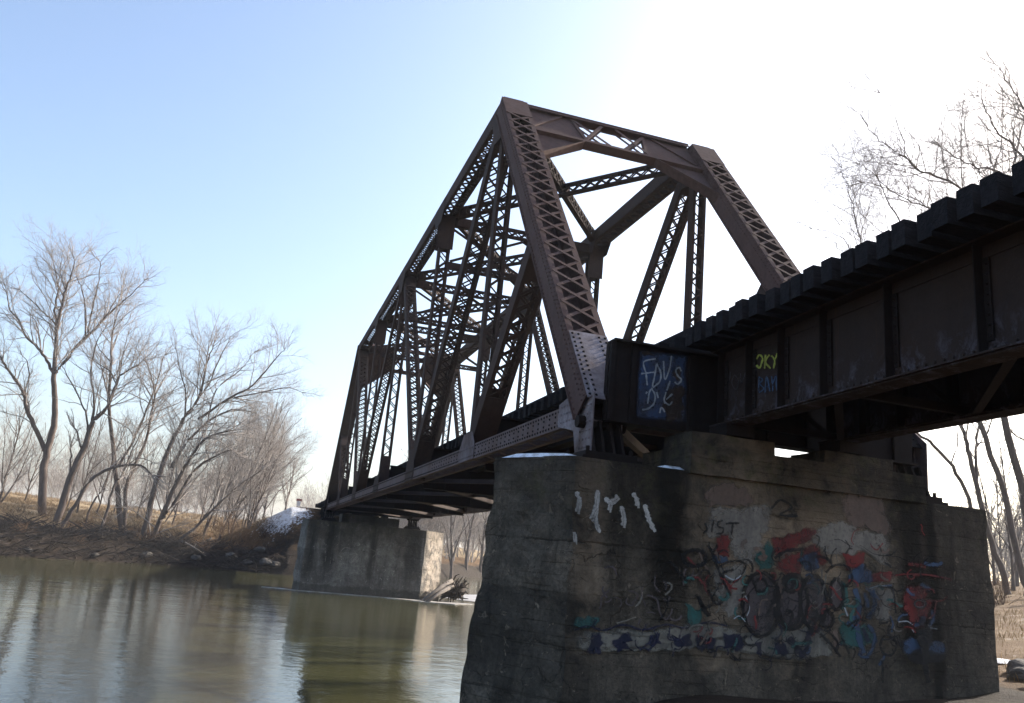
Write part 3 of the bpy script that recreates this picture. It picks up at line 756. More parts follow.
f.fill(Z6((80,250),(120,255),(135,300),(100,320),(75,290)), True, .6); f.fill(Z6((235,310),(290,300),(330,345),(260,360),(235,345)), True, .6)
f.stroke(Z6((255,375),(270,440),(262,500),(285,600)), 6); f.stroke(Z6((310,370),(325,430),(300,480)), 5); f.stroke(Z6((300,500),(325,545),(300,610),(265,600)), 4)
f.fill(Z6((420,560),(480,545),(560,565),(550,600),(430,600)), True, .8); f.stroke(Z6((290,390),(300,440)), 5); f.fill(Z5((500,262),(540,265),(545,280),(500,285)), True, .6)
f.stroke(Z6((520,450),(525,480),(510,510)), 3.5); f.stroke(Z6((90,350),(140,350),(150,420)), 3)
f.done(PBLUE, pier, 'light blue spray scribbles')
f = Film(wall_near, .032)
f.fill(Z5((5,535),(120,515),(240,520),(360,505),(480,498),(600,520),(650,545),(700,530),(800,505),(800,610),(640,600),(480,585),(380,590),(200,590),(0,585)), True, 1.2)
f.fill(Z6((-5,515),(60,505),(140,520),(190,600),(120,620),(0,610)), True, 1.2)
f.done(PCREAM, pier, 'cream band of a block letter piece along the foot of the wall')
f = Film(wall_near, .038)
for pg in (((60,530),(100,528),(112,560),(104,600),(88,598),(84,575),(72,600),(58,596)), ((140,548),(205,528),(212,552),(180,560),(212,585),(160,592),(146,575)), ((268,532),(312,528),(316,566),(276,570)),
           ((336,545),(412,536),(418,572),(350,570)), ((432,536),(452,534),(470,566),(486,534),(500,540),(496,594),(480,596),(470,580),(450,600),(434,594)), ((522,530),(590,528),(604,584),(560,590),(528,582)),
           ((640,560),(662,556),(664,606),(638,600)), ((700,566),(742,560),(748,600),(706,606))):
    f.fill(Z5(*pg), False, 1)
f.stroke(Z6((25,545),(60,590),(75,615)), 6); f.stroke(Z6((95,522),(90,560),(85,605)), 6); f.stroke(Z5((755,545),(790,590)), 5); f.stroke(Z6((0,575),(15,605)), 7)
f.stroke(Z5((10,520),(60,505),(110,520),(180,500),(250,518),(330,500),(400,512),(470,492),(540,505)), 1.6)
f.stroke(Z6((280,510),(300,560)), 5)
f.done(PNAVY, pier, 'navy block letters inside the cream band')
f = Film(wall_near, .042)
f.oval(*z5(655,430), 64/3.46, 108/3.46); f.oval(*z5(765,420), 52/3.46, 92/3.46); f.oval(*z6(22,420), 45/3.46, 88/3.46); f.oval(*z6(108,420), 46/3.46, 90/3.46)
f.oval(*z6(188,395), 22/3.46, 50/3.46); f.oval(*z6(155,482), 20/3.46, 25/3.46)
f.done(PGREY, pier, 'grey bubble letter fill')
f = Film(wall_near, .050)
f.ring(*z5(655,430), 64/3.46, 110/3.46, 3.0); f.ring(*z5(765,420), 53/3.46, 94/3.46, 3.2); f.ring(*z5(760,362), 20/3.46, 26/3.46, 3.4); f.ring(*z6(20,425), 46/3.46, 90/3.46, 3.2)
f.ring(*z6(22,360), 16/3.46, 22/3.46, 3); f.ring(*z6(108,420), 46/3.46, 92/3.46, 2.8); f.ring(*z6(188,395), 24/3.46, 53/3.46, 3.2); f.ring(*z6(155,482), 22/3.46, 27/3.46, 2.8); f.ring(*z5(655,365), 20/3.46, 24/3.46, 2.0)
f.stroke(Z6((95,440),(120,455),(112,500)), 2.6); f.stroke(Z6((12,450),(36,460),(24,500)), 2.6)
# lettering "IST" and the loose black tags
f.stroke(Z5((492,138),(487,160),(484,182)), 1.7); f.stroke(Z5((462,150),(468,172),(455,185)), 1.7)
f.stroke(Z5((522,140),(505,148),(508,162),(524,168),(520,184),(500,186)), 1.6)
f.stroke(Z5((532,152),(556,149),(580,150)), 1.7); f.stroke(Z5((557,150),(555,170),(552,190)), 1.7)
f.stroke(Z5((470,225),(490,260),(515,330),(550,400)), 2.4); f.stroke(Z5((505,225),(490,250)), 2.4); f.stroke(Z5((430,395),(460,440),(490,420),(470,380),(500,430),(540,400)), 2.4)
f.stroke(Z5((510,300),(560,280),(600,295),(570,350),(530,345),(525,320),(560,310)), 1.8); f.stroke(Z5((340,280),(380,330),(400,350)), 2.2); f.ring(*z5(425,270), 40/3.46, 28/3.46, 3.4)
f.stroke(Z5((440,400),(450,440),(475,470),(450,430)), 3); f.stroke(Z5((700,270),(740,245),(790,240),(800,235)), 3)
f.stroke(Z6((150,320),(180,295),(225,300),(240,345),(215,370)), 2.2); f.stroke(Z6((130,530),(170,570),(200,610)), 2.4); f.stroke(Z6((160,525),(190,560),(185,600)), 2); f.stroke(Z6((205,545),(230,600)), 2)
f.ring(*z6(365,570), 28/3.46, 35/3.46, 1.8); f.stroke(Z6((395,540),(420,600)), 2); f.fill(Z6((465,515),(510,515),(510,580),(480,585)), True, .5); f.stroke(Z6((495,560),(492,640),(505,700)), 4)
f.fill(Z6((430,590),(530,590),(560,620),(470,640),(430,620)), True, .5); f.stroke(Z6((280,430),(290,470),(320,460)), 1.6); f.stroke(Z6((340,370),(380,380),(390,460)), 1.6); f.stroke(Z6((345,620),(345,700)), 2)
f.ring(*z6(475,428), 20/3.46, 15/3.46, 1.8)
f.stroke(Z5((690,100),(720,70),(760,95),(720,120),(780,125)), 2.0); f.stroke(Z5((330,400),(325,450),(300,490)), 1.6)
f.done(PBLK, pier, 'black outlines of bubble letters and the letters IST')
rg_ = random.Random(33)
def scribble(f, n, x0, x1, y0, y1, w0, w1):
    for i in range(n):
        x, y = rg_.uniform(x0, x1), rg_.uniform(y0, y1); a = rg_.uniform(0, 6.28); L = rg_.uniform(5, 17); k = rg_.uniform(-1.4, 1.4); p = [(x, y)]
        for j in range(4): a += k*.6+rg_.gauss(0, .3); x += math.cos(a)*L/3; y += math.sin(a)*L/3; p.append((x, y))
        f.stroke(p, rg_.uniform(w0, w1))
for (m_, n_, bx_, w_) in ((PBLK, 36, (690,900,548,660), (1.0,2.4)), (PBLK, 120, (700,925,545,658), (.5,1.2)), (PPINK, 16, (700,920,545,650), (2,5)), (PW, 12, (700,905,560,655), (.5,1.1)), (PBLUE, 16, (800,930,560,655), (1.5,4.5)), (PRED, 34, (690,935,535,640), (.8,2.4)), (PTEAL, 20, (690,900,560,650), (1,3.5)), (PNAVY, 26, (580,860,622,660), (.8,2.2)), (PGREY, 22, (600,690,575,625), (.8,2.0)), (PCREAM, 14, (600,840,560,640), (.8,2.2))):
    f = Film(wall_near, .052); scribble(f, n_, *bx_, *w_); tag(f.done(m_, pier, 'layer of loose overlapping spray marks', 'graffiti_scribble'), kind='stuff')
f = Film(lambda px, py, l: ony(px, py, 44.45-l), .03)
for p_ in (((362,546),(362,556),(360,566)), ((357,551),(368,552)), ((345,552),(350,556),(356,554),(352,560)), ((338,556),(344,548),(352,549)), ((366,548),(376,552),(372,558)), ((380,556),(390,551),(398,557)), ((326,544),(325,556)), ((331,556),(330,566)), ((326,556),(325,562))): f.stroke(p_, 1.1)
FAR_FILM = f
f = Film(wall_near, .056)
f.ring(*z6(475,428), 18/3.46, 12/3.46, 1.0); f.stroke(Z5((600,400),(615,440),(605,470)), .8); f.stroke(Z5((560,480),(580,470),(600,490)), .9); f.stroke(Z6((215,440),(225,470)), 1.2); f.stroke(Z6((448,515),(455,525)), 1.2)
f.stroke(Z6((300,375),(340,365),(380,380),(385,420)), 1.2); f.stroke(Z5((530,330),(560,345),(585,330)), 1.2); f.stroke(Z6((510,510),(535,515)), 1.0); f.stroke(Z6((400,490),(430,488),(450,500)), 1.0)
f.done(PCHALK, pier, 'thin white highlight lines')

gl = [o for o in gb.children if o.name.startswith('girder')][0]
f = Film(wall_girder, .006)
f.stroke([(757,360),(760,356),(763,360),(760,369),(757,366)], 1.7); f.stroke([(766,356),(765,370)], 1.7); f.stroke([(770,356),(766,363),(771,370)], 1.7); f.stroke([(772,357),(775,362),(774,370)], 1.7); f.stroke([(778,355),(775,362)], 1.7)
of1 = f.done(PYEL, gb, 'yellow green tag letters on the girder web', part=gl)
f = Film(wall_girder, .006)
f.stroke([(759,378),(759,394)], 1.6); f.stroke([(759,378),(763,381),(760,385),(764,390),(759,394)], 1.6); f.stroke([(765,394),(767,378),(770,393)], 1.6); f.stroke([(766,388),(769,388)], 1.4); f.stroke([(772,378),(773,385),(776,377)], 1.5); f.stroke([(773,385),(773,393)], 1.5); f.stroke([(781,378),(777,379),(777,392),(781,391)], 1.5); f.stroke([(777,385),(780,385)], 1.4)
of2 = f.done(PBLUE, gb, 'blue tag letters below the yellow ones', part=gl)
f = Film(wall_girder, .006)
f.stroke([(725,372),(729,383),(731,372)], 1.0); f.stroke([(735,375),(732,383),(736,390),(739,382),(735,375)], 1.0); f.stroke([(741,374),(742,384),(746,372)], 1.0)
of3 = f.done(PGREY, gb, 'faint grey tag letters', part=gl)
# sheet of blue paint with white letters on the end beam
def zb_(x, y): return (590+x/4.685, 320+y/4.685)
ZB = lambda *p: [zb_(*a) for a in p]
f = Film(wall_beam, .006); f.fill(ZB((236,148),(446,172),(446,478),(222,452)), False); f.done(PPANEL, tb, 'blue painted panel with white letters', part=end_beam)
f = Film(wall_beam, .008); f.fill(ZB((360,320),(420,290),(446,330),(446,420),(420,470),(360,470),(335,420)), True, 1); f.fill(ZB((385,225),(420,220),(428,265),(395,280)), True, 1); f.fill(ZB((240,150),(300,155),(290,165),(240,165)), True, 1)
f.done(paint('rust_bloom', (.085,.045,.025), .60, (.05,.03,.02), scale=7), tb, 'rust showing through the blue paint', 'rust_stain', part=end_beam)
f = Film(wall_beam, .011)
for s_ in (((308,182),(252,196),(262,250),(268,306)), ((240,252),(300,244)), ((312,205),(304,255),(292,312)), ((312,205),(332,250),(325,290),(294,316)), ((345,192),(346,235),(352,278),(372,230),(382,168)),
           ((428,240),(418,222),(402,236),(412,262),(428,280),(412,300),(396,290)), ((268,336),(262,346)), ((292,318),(278,340),(270,392)), ((290,325),(304,350),(300,390),(272,415),(244,420)), ((312,338),(319,366)),
           ((356,338),(348,372),(352,392)), ((352,385),(372,398),(385,382)), ((386,346),(358,372)), ((326,436),(336,410),(350,432)), ((375,285),(360,330))):
    f.stroke(ZB(*s_), 1.5)
f.done(PCHALK, tb, 'white spray letters on the blue panel', part=end_beam)

# ------------------------------------------------------------------ far pier
fp = thing('concrete_pier', 'pale weathered concrete pier standing in the river under the far end of the truss', 'pier', (2.5, 46, -5.6))
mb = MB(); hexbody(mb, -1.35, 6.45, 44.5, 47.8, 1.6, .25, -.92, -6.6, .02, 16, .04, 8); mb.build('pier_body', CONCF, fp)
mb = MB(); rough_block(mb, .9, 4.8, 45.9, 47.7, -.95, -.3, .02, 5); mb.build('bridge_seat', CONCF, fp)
FAR_FILM.done(PW, fp, 'faint white scrawl and lime drips')
# far abutment
ab = thing('concrete_abutment', 'small concrete abutment holding up the far end of the short girder span', 'abutment', (W/2, 77, -2))
mb = MB(); rough_block(mb, -.6, W+.6, 76.2, 77.6, -4, -.30, .02, 11); mb.build('abutment_seat', CONCF, ab)
mb = MB(); rough_block(mb, -.6, W+.6, 77.15, 77.7, -.31, 1.05, .02, 12); mb.build('back_wall', CONCF, ab)

# ------------------------------------------------------------------ trees
def bark(name, a, b):
    t = NT(name); n = t.noise(4, 5, .7, st=(1,1,.25), lo=.3, hi=.7); n2 = t.noise(.5, 3, .5, lo=.35, hi=.65)
    t.bump(n, .7, .03); return t.done(t.mix(n, t.mix(n2, a, b), (a[0]*.5,a[1]*.5,a[2]*.5)), .9, .15)
BARK = bark('grey_brown_bark', (.13,.10,.087), (.17,.135,.115))
TWIG = bark('twig_bark', (.42,.375,.345), (.35,.31,.28))
BARKD = bark('dark_wet_bark', (.060,.048,.042), (.085,.066,.055))
BRUSH = bark('dry_brush', (.20,.125,.075), (.15,.095,.06))

def grow(out, p0, d, L, r, lvl, rg, maxl, dens=1.0, trop=.12, wob=.19):
    n = 4 if lvl <= 2 else 3
    pts = [p0]; rad = [r]; p = p0; dx,dy,dz = d; seg = L/n
    r1 = max(r*.28, .0038)
    for i in range(n):
        dx += rg.gauss(0,wob); dy += rg.gauss(0,wob); dz += rg.gauss(0,wob)+trop
        l = math.sqrt(dx*dx+dy*dy+dz*dz) or 1; dx/=l; dy/=l; dz/=l
        p = (p[0]+dx*seg, p[1]+dy*seg, p[2]+dz*seg); pts.append(p); rad.append(r+(r1-r)*(i+1)/n)
    out[min(lvl, 4)].append((pts, rad))
    if lvl < maxl: children(out, pts, rad, lvl, rg, maxl, dens, trop, wob, L)
def children(out, pts, rad, lvl, rg, maxl, dens, trop, wob, L, t0=.2, spacing=None, lf=None):
    sp = spacing or {1: .70, 2: .32, 3: .15}.get(lvl, .2)
    cnt = max(2, int(L*(1-t0)/sp*dens*rg.uniform(.8,1.2))); m = len(pts)-1
    for i in range(cnt):
        t_ = t0+(1-t0)*(i+rg.random())/cnt; q = min(t_*m, m-1e-4); a = int(q); fr = q-a
        A, B = pts[a], pts[a+1]; p = (A[0]+(B[0]-A[0])*fr, A[1]+(B[1]-A[1])*fr, A[2]+(B[2]-A[2])*fr)
        tx,ty,tz = B[0]-A[0],B[1]-A[1],B[2]-A[2]; l = math.sqrt(tx*tx+ty*ty+tz*tz) or 1; tx/=l; ty/=l; tz/=l
        gx_,gy_,gz_ = rg.gauss(0,1),rg.gauss(0,1),rg.gauss(0,1)+.25
        k = gx_*tx+gy_*ty+gz_*tz; gx_-=k*tx; gy_-=k*ty; gz_-=k*tz; l = math.sqrt(gx_*gx_+gy_*gy_+gz_*gz_) or 1
        a_ = rg.uniform(.40,.95); ca, sa = math.cos(a_), math.sin(a_)/l
        d = (tx*ca+gx_*sa, ty*ca+gy_*sa, tz*ca+gz_*sa)
        ll = (lf or {1: .48, 2: .50, 3: .50}.get(lvl, .45))*L*(1.1-.55*t_)*rg.uniform(.55,1.2)
        cap_ = {1: 5.6, 2: 2.7, 3: 1.25}.get(lvl, .6)
        ll = min(ll, cap_*rg.uniform(.7,1.15))
        rr = min((rad[a]+(rad[a+1]-rad[a])*fr)*.6, {1: .055, 2: .018, 3: .0078}.get(lvl, .006))
        grow(out, p, d, ll, rr, lvl+1, rg, maxl, dens, trop, wob)
def emit(root, out, bmat, tmat):
    mb = MB()
    for pts, rad in out[0]+out[1]: mb.tube(pts, rad, 8)
    tr = mb.build('trunk', bmat, root, True)
    mb = MB()
    for lv, k in ((2,4),(3,3),(4,3)):
        for pts, rad in out[lv]: mb.tube(pts, rad, k)
    cr = mb.build('crown', tmat, root, True)
    return tr, cr
def px_tree(name, label, Y, limbs, group, seed, dens=1.0, bmat=None, tmat=None, maxl=4, trop=.045, jit=.22, cat='tree', kids=1.0):
    """limbs: list of (picture points, start radius, end radius); each limb gets its own lean in depth"""
    rg = random.Random(seed); out = [[],[],[],[],[]]
    first = ony(*limbs[0][0][0], Y); gz = ground(first.x, first.y)
    root = thing(name, label, cat, (first.x, first.y, gz), group)
    known = {}
    for li, (pp, r0, r1) in enumerate(limbs):
        key = min(known, key=lambda k: (k[0]-pp[0][0])**2+(k[1]-pp[0][1])**2) if known else None
        y = Y
        if key and (key[0]-pp[0][0])**2+(key[1]-pp[0][1])**2 < 40**2: y = known[key]
        sl = rg.uniform(-jit, jit) if li else 0.0
        pts = []; acc = 0; prev = None
        for (a, b) in pp:
            p = ony(a, b, y+acc)
            if prev is not None: acc += (p-prev).length*sl; p = ony(a, b, y+acc)
            pts.append(p); prev = p; known[(a,b)] = y+acc
        if li == 0:
            pts = [Vector((pts[0].x, pts[0].y, min(gz, pts[0].z)-.25))]+pts
        elif abs(pts[0].z-ground(pts[0].x, pts[0].y)) < 1.6 and pp[0][1] > 480:
            pts = [Vector((pts[0].x, pts[0].y, ground(pts[0].x, pts[0].y)-.25))]+pts
        q = catmull(pts, 4); m = len(q)
        q = [p+Vector((rg.gauss(0,.03),rg.gauss(0,.05),rg.gauss(0,.02)))*min(1,i) for i, p in enumerate(q)]
        rad = [r0+(r1-r0)*i/(m-1) for i in range(m)]
        if li == 0: rad[0] *= 1.5; rad[1] *= 1.15
        L = sum((q[i+1]-q[i]).length for i in range(m-1))
        q = [tuple(p) for p in q]
        out[1 if li else 0].append((q, rad))
        if kids > 0:
            children(out, q, rad, 1, rg, maxl, dens, trop, .19, L, t0=.5 if li == 0 else .15, spacing=.44/kids, lf=.50)
            # the tip breaks up into a fan of finer limbs
            A = Vector(q[-1])-Vector(q[-2]); A.normalize()
            for i in range(5):
                d = (A+Vector((rg.gauss(0,.4),rg.gauss(0,.4),rg.gauss(0,.3)))).normalized()
                grow(out, q[-1], tuple(d), rg.uniform(1.6,3.4)*min(1,L/6+.3), max(r1,.02), 2, rg, maxl, dens, trop)
    emit(root, out, bmat or BARK, tmat or TWIG)
    return root
def free_tree(seed, height, lean=(0,0), r=.2, fork=.3, limbs=6, dens=1.0, maxl=4, spread=.5):
    rg = random.Random(seed); out = [[],[],[],[],[]]
    n = 8; pts = []; lx = ly = 0
    for i in range(n+1):
        t_ = i/n; lx += rg.gauss(0,.012*height)*.4; ly += rg.gauss(0,.012*height)*.4
        pts.append((lean[0]*height*t_**1.3+lx*(i > 0), lean[1]*height*t_**1.3+ly*(i > 0), height*.8*t_-.3*(i == 0)))
    rad = [r*(1.35 if i == 0 else 1-.78*i/n) for i in range(n+1)]
    out[0].append((pts, rad)); children(out, pts, rad, 1, rg, maxl, dens*.8, .1, .16, height*.8, t0=fork)
    for i in range(limbs):
        t_ = fork+(1-fork)*(i+rg.random()*.6)/limbs; a = min(int(t_*n), n-1); p = pts[a]
        an = rg.uniform(0, 6.28); d = Vector((math.cos(an)*spread+lean[0], math.sin(an)*spread+lean[1], 1)).normalized()
        L = height*(1-t_)*.62*rg.uniform(.75,1.15)+1.0; q = [p]; d2 = d.copy(); m = 6
        for j in range(m):
            d2 = (d2+Vector((rg.gauss(0,.13),rg.gauss(0,.13),rg.gauss(0,.08)+.05))).normalized(); q.append(tuple(Vector(q[-1])+d2*L/m))
        r0 = rad[a]*.6; rr = [r0+(.022-r0)*j/m for j in range(m+1)]
        out[1].append((q, rr)); children(out, q, rr, 1, rg, maxl, dens, .1, .16, L, t0=.15)
    return out
LB = 'bare trees along the far left bank'
px_tree('bare_tree', 'tallest bare tree on the far left bank with a broad forked crown', 77, [
 ([(42,522),(43,480),(45.5,457),(53.5,427),(54.6,400),(53.7,373),(56,348),(57,327),(62,305),(65,290),(71,276),(75,260)], .42, .03),
 ([(57,327),(55,305),(58,288),(55,270),(52,257)], .12, .03),
 ([(53.7,374),(66,360),(80,343),(96,328),(107,315),(120,304),(133,292),(144,281)], .18, .03),
 ([(86,338),(85,310),(82,290),(77,278)], .09, .03), ([(88,333),(92,308),(99,280),(100,262)], .09, .03),
 ([(53.7,374),(47,360),(38,348),(25,335),(19,320),(10,310),(7,295),(1,283)], .16, .03),
 ([(41,350),(38,330),(35,320),(29,313)], .07, .02), ([(56,330),(54,322),(44,313),(33,302),(20,290)], .10, .02),
 ([(45,451),(34,425),(26,407),(24,394),(17,382),(7,368),(0,356),(-12,338)], .22, .06), ([(24,394),(29,375),(27,362),(22,355)], .08, .02),
 ([(107,315),(118,296),(128,288)], .05, .02), ([(65,290),(60,272),(62,258)], .05, .02)], LB, 11, dens=1.0)
px_tree('bare_tree', 'dark tree beside the tallest one leaning right from the bank edge', 71, [
 ([(51,538),(61,507),(70.5,477),(85,445),(91,425),(99,415),(107,407),(116,385),(121,375),(132,368),(142,362)], .38, .03), ([(91,425),(94,410),(94,397),(91,370),(97,341),(104,330)], .13, .03),
 ([(82,450),(79,440),(75,428)], .10, .06), ([(88,432),(86,415),(80,400),(68,376),(62,366)], .10, .025), ([(70,478),(71,460),(70,447)], .09, .05),
 ([(116,385),(110,372),(95,362),(84,352)], .06, .02)], LB, 12, dens=.9)
px_tree('bare_tree', 'arching dead trunk bowed over to the right above the bank', 70, [
 ([(60,530),(75,505),(91,480),(109,469),(127,465),(141,466),(152,475)], .20, .07), ([(127,465),(140,458),(152,462)], .05, .02)], LB, 13, dens=.5, kids=.4)
px_tree('bare_tree', 'upright twin stemmed tree in the middle of the left grove', 74, [
 ([(122,532),(118,498),(115,466),(111.5,434),(109,400),(111,360),(112,336),(116,318),(122,305)], .30, .02), ([(111,380),(120,368),(124,350),(128,335)], .08, .02), ([(110,400),(104,380),(100,360),(104,345)], .08, .02),
 ([(124,529),(126,491),(131,473),(146,439),(152,411),(155,397),(152,380),(147,362)], .22, .04), ([(119,465),(136.5,434),(150,402),(158,378),(164,355)], .13, .03), ([(155,397),(163,380),(170,368)], .06, .02), ([(111,362),(100,350),(93,335)], .06, .02)], LB, 14, dens=1.0)
px_tree('bare_tree', 'thin crooked sapling leaning right under the bowed trunk', 72, [([(84,529),(90,509),(100,493),(109,473),(114,455),(122,440)], .12, .03)], LB, 15, dens=.7, kids=.7)
px_tree('bare_tree', 'slim dark tree leaning right just in front of the twin stems', 70.5, [([(95.6,543),(106,514),(114,486),(123,473),(133,448),(146,425)], .17, .03), ([(106,514),(110,495),(112,470)], .08, .02)], LB, 16, dens=.7)
px_tree('bare_tree', 'large multi stemmed tree sweeping far to the right over the water', 70.5, [
 ([(143,541),(153.7,491),(167,453),(184,419),(198,398.6),(206.6,364),(213,347)], .32, .04),
 ([(150,543),(164,511),(177.6,480.5),(191,456.6),(205,439.5),(220,433),(234,430)], .26, .04), ([(172,468),(184.4,446),(208,422),(232,410),(253,412)], .16, .03),
 ([(160.5,521.5),(177.6,497.6),(194.6,470),(212,458),(230.5,450),(238,455)], .17, .04), ([(198,419),(229,398.6),(253,385),(276.6,357.6),(284,350)], .13, .02),
 ([(198,398),(208,385),(222,354),(228,343)], .10, .02), ([(184,419),(186,395),(180,370),(176,350)], .09, .02), ([(208,422),(216,390),(240,370),(254,352)], .08, .02), ([(234,398),(262,392),(286,388),(302,392)], .07, .02)], LB, 17, dens=1.15)
px_tree('bare_tree', 'low trunk slanting right close above the far shoreline', 70, [([(174,546),(201.5,521.5),(218.6,504),(239,485.6),(262,470)], .17, .04), ([(201,521),(215,500),(222,480),(235,460)], .09, .02)], LB, 18, dens=1.0)

GL = ['tall pale tree towering behind the sweeping tree', 'hazy twiggy tree above the brown brush near the snow', 'dense grey tree just left of the embankment gap', 'leaning grey tree behind the low slanting trunk', 'small twiggy tree between the brush clumps by the embankment', 'fine twigged grey tree rising behind the sweeping tree nearest the bridge', 'dense pale tree behind the right end of the left grove', 'slender hazy tree between the sweeping tree and the embankment', 'leaning twiggy tree above the low slanting trunk',
      'round topped hazy tree at the back of the grove near the embankment', 'thin tree behind the upright twin stems', 'small tree at the picture left edge behind the tallest tree', 'bushy tree behind the dark leaning tree', 'young tree standing alone beside the snowy embankment']
gs = [(214,92,21,(.10,0)), (248,80,12.5,(.14,0)), (254,96,17,(.05,0)), (222,77,12,(.30,0)), (250,76,7.5,(.2,0)), (232,82,18.5,(.16,0)), (244,86,19,(.11,0)), (262,90,15,(.05,0)), (205,79,12.5,(.28,-.02)), (243,98,22,(.10,0)), (160,84,14.5,(.06,0)), (-6,84,14,(.05,0)), (76,86,13,(.05,0)), (283,100,9,(.05,0))]
protos = []
def place_tree(out, name, label, loc, group, scale=1.0, bm=BARK, tm=TWIG):
    root = thing(name, label, 'tree', (0,0,0), group)
    emit(root, out, bm, tm); root.location = loc; root.scale = (scale,)*3
    return root
for i, (px, Yv, hh, ln) in enumerate(gs):
    x = ony(px, 520, Yv).x
    place_tree(free_tree(100+i, hh, ln, .095+.012*(i%3), .10, 9, 1.35, 4, .5), 'bare_tree', GL[i], (x, Yv, ground(x, Yv)-.1), LB)

rg2 = random.Random(61)
TH = [free_tree(150+i, 11+i, (.07,0), .085, .10, 9, 1.2, 4, .55) for i in range(3)]
tp = [place_tree(TH[i], 'bare_tree', 'slender pale tree standing in the thicket behind the left grove', (0,0,0), 'thicket trees behind the left grove') for i in range(3)]
for i, (px, Yv) in enumerate([(20,92),(64,96),(94,90),(112,99),(136,93),(172,91),(200,104),(232,108),(252,112)]):
    x = ony(px, 520, Yv).x
    if i < 3: o = tp[i]
    else:
        o = tp[i % 3].copy(); COL.objects.link(o)
        for ch in tp[i % 3].children: c_ = ch.copy(); COL.objects.link(c_); c_.parent = o
    o.location = (x, Yv, ground(x, Yv)-.1); o.rotation_euler = (0,0,rg2.uniform(-.9,.9)); o.scale = (rg2.uniform(.9,1.15),)*3

# trees on the near bank to the right
RB = 'bare trees on the near bank right of the bridge'
px_tree('bare_tree', 'thick leaning trunk at the right edge of the picture beyond the bridge', 20, [
 ([(1046,600),(1036,545),(1024,495),(1003,416),(998,350),(1002,280),(1010,215),(1012,180),(1024,120)], .26, .03),
 ([(1008,240),(1005,178),(978,167),(955,158),(942,147)], .07, .012), ([(1010,215),(1024,165),(1012,145),(995,130),(985,105),(980,95)], .09, .012), ([(1010,215),(1030,140),(1024,110),(1010,85),(995,65)], .09, .012),
 ([(1004,178),(985,178),(970,160),(966,140)], .04, .01), ([(1005,420),(1016,436),(1026,440)], .05, .02)], RB, 31, kids=1.2, dens=1.0, trop=-.01, bmat=BARK, tmat=TWIG)
px_tree('bare_tree', 'straight dark trunk leaning left behind the pier end at right', 24, [
 ([(1030,600),(1021,569),(1003,490),(980,420),(972,350),(969,280),(967,225),(985,190),(1000,150),(1003,120)], .21, .012),
 ([(968,240),(962,192),(934,175),(919,171),(905,157),(894,151),(880,140),(868,126)], .075, .012), ([(905,157),(900,130),(890,105),(880,93)], .03, .008), ([(934,175),(938,145),(941,125),(948,112)], .03, .008),
 ([(967,225),(930,208),(908,200),(890,190),(872,172),(860,164)], .05, .01), ([(930,208),(905,195),(880,186),(862,182)], .03, .008),
 ([(985,440),(992,420),(998,400)], .05, .02)], RB, 32, kids=1.2, dens=1.0, trop=-.01, bmat=BARK, tmat=TWIG)
px_tree('bare_tree', 'crooked forked tree close to the right corner of the near pier', 28, [
 ([(1011,606),(1000,565),(985,520),(976,482),(968,450),(962,425),(950,370),(940,310),(945,250),(950,215),(945,185)], .21, .012),
 ([(976,482),(976,450),(978,425),(985,400)], .09, .05), ([(940,310),(915,250),(890,205),(880,185),(876,172)], .07, .012), ([(915,250),(890,238),(868,220),(856,208)], .03, .01)], RB, 33, kids=1.2, dens=1.0, trop=-.01, bmat=BARK, tmat=TWIG)
px_tree('bare_tree', 'slender curved tree bending left above the lower pier step', 30, [
 ([(990,606),(978,540),(968,499),(951.5,466),(933,445),(918.5,434),(895,415),(880,380),(866,290),(860,240),(853,205),(845,180),(842,168)], .15, .01), ([(880,380),(890,290),(888,230),(882,195)], .04, .01), ([(866,290),(848,245),(832,233),(812,228)], .04, .008), ([(951,466),(958,440),(956,420)], .05, .02)], RB, 34, kids=1.2, dens=1.0, trop=-.01, bmat=BARK, tmat=TWIG)
RL = ['short bushy tree low behind the right pier edge', 'thin straight tree between the two thick right trunks', 'distant hazy tree at the far right behind the trunks', 'leaning young tree in the right woods nearest the pier', 'pale slim tree deep in the right woods']
for i, (px, Yv, hh, ln) in enumerate([(1014,34,7,(-.05,0)), (1018,40,15,(-.06,0)), (1030,52,17,(-.05,0)), (996,44,12,(-.12,0)), (1005,60,16,(-.04,0))]):
    x = ony(px, 600, Yv).x
    place_tree(free_tree(200+i, hh, ln, .13, .15, 8, .9, 4, .45), 'bare_tree', RL[i], (x, Yv, ground(x, Yv)-.1), RB)

# small trees on the far bank seen through the gap under the truss
UB = 'bare trees on the far bank under the truss'
UL = ['dark forked tree on the far bank right of the far pier', 'grey tree between the far pier and the near pier edge', 'tree on the far bank beside the near pier edge under the bridge']
for i, (px, d, hh, ln) in enumerate([(452,3,15,(-.1,0)), (466,6,17,(.08,0)), (480,4,16,(.02,0))]):
    p = onz(px, 577, -5.2); yy = p.y+d; x = ony(px, 570, yy).x
    place_tree(free_tree(300+i, hh, ln, .25, .15, 7, .9, 4, .45), 'bare_tree', UL[i], (x, yy, ground(x, yy)-.1), UB)

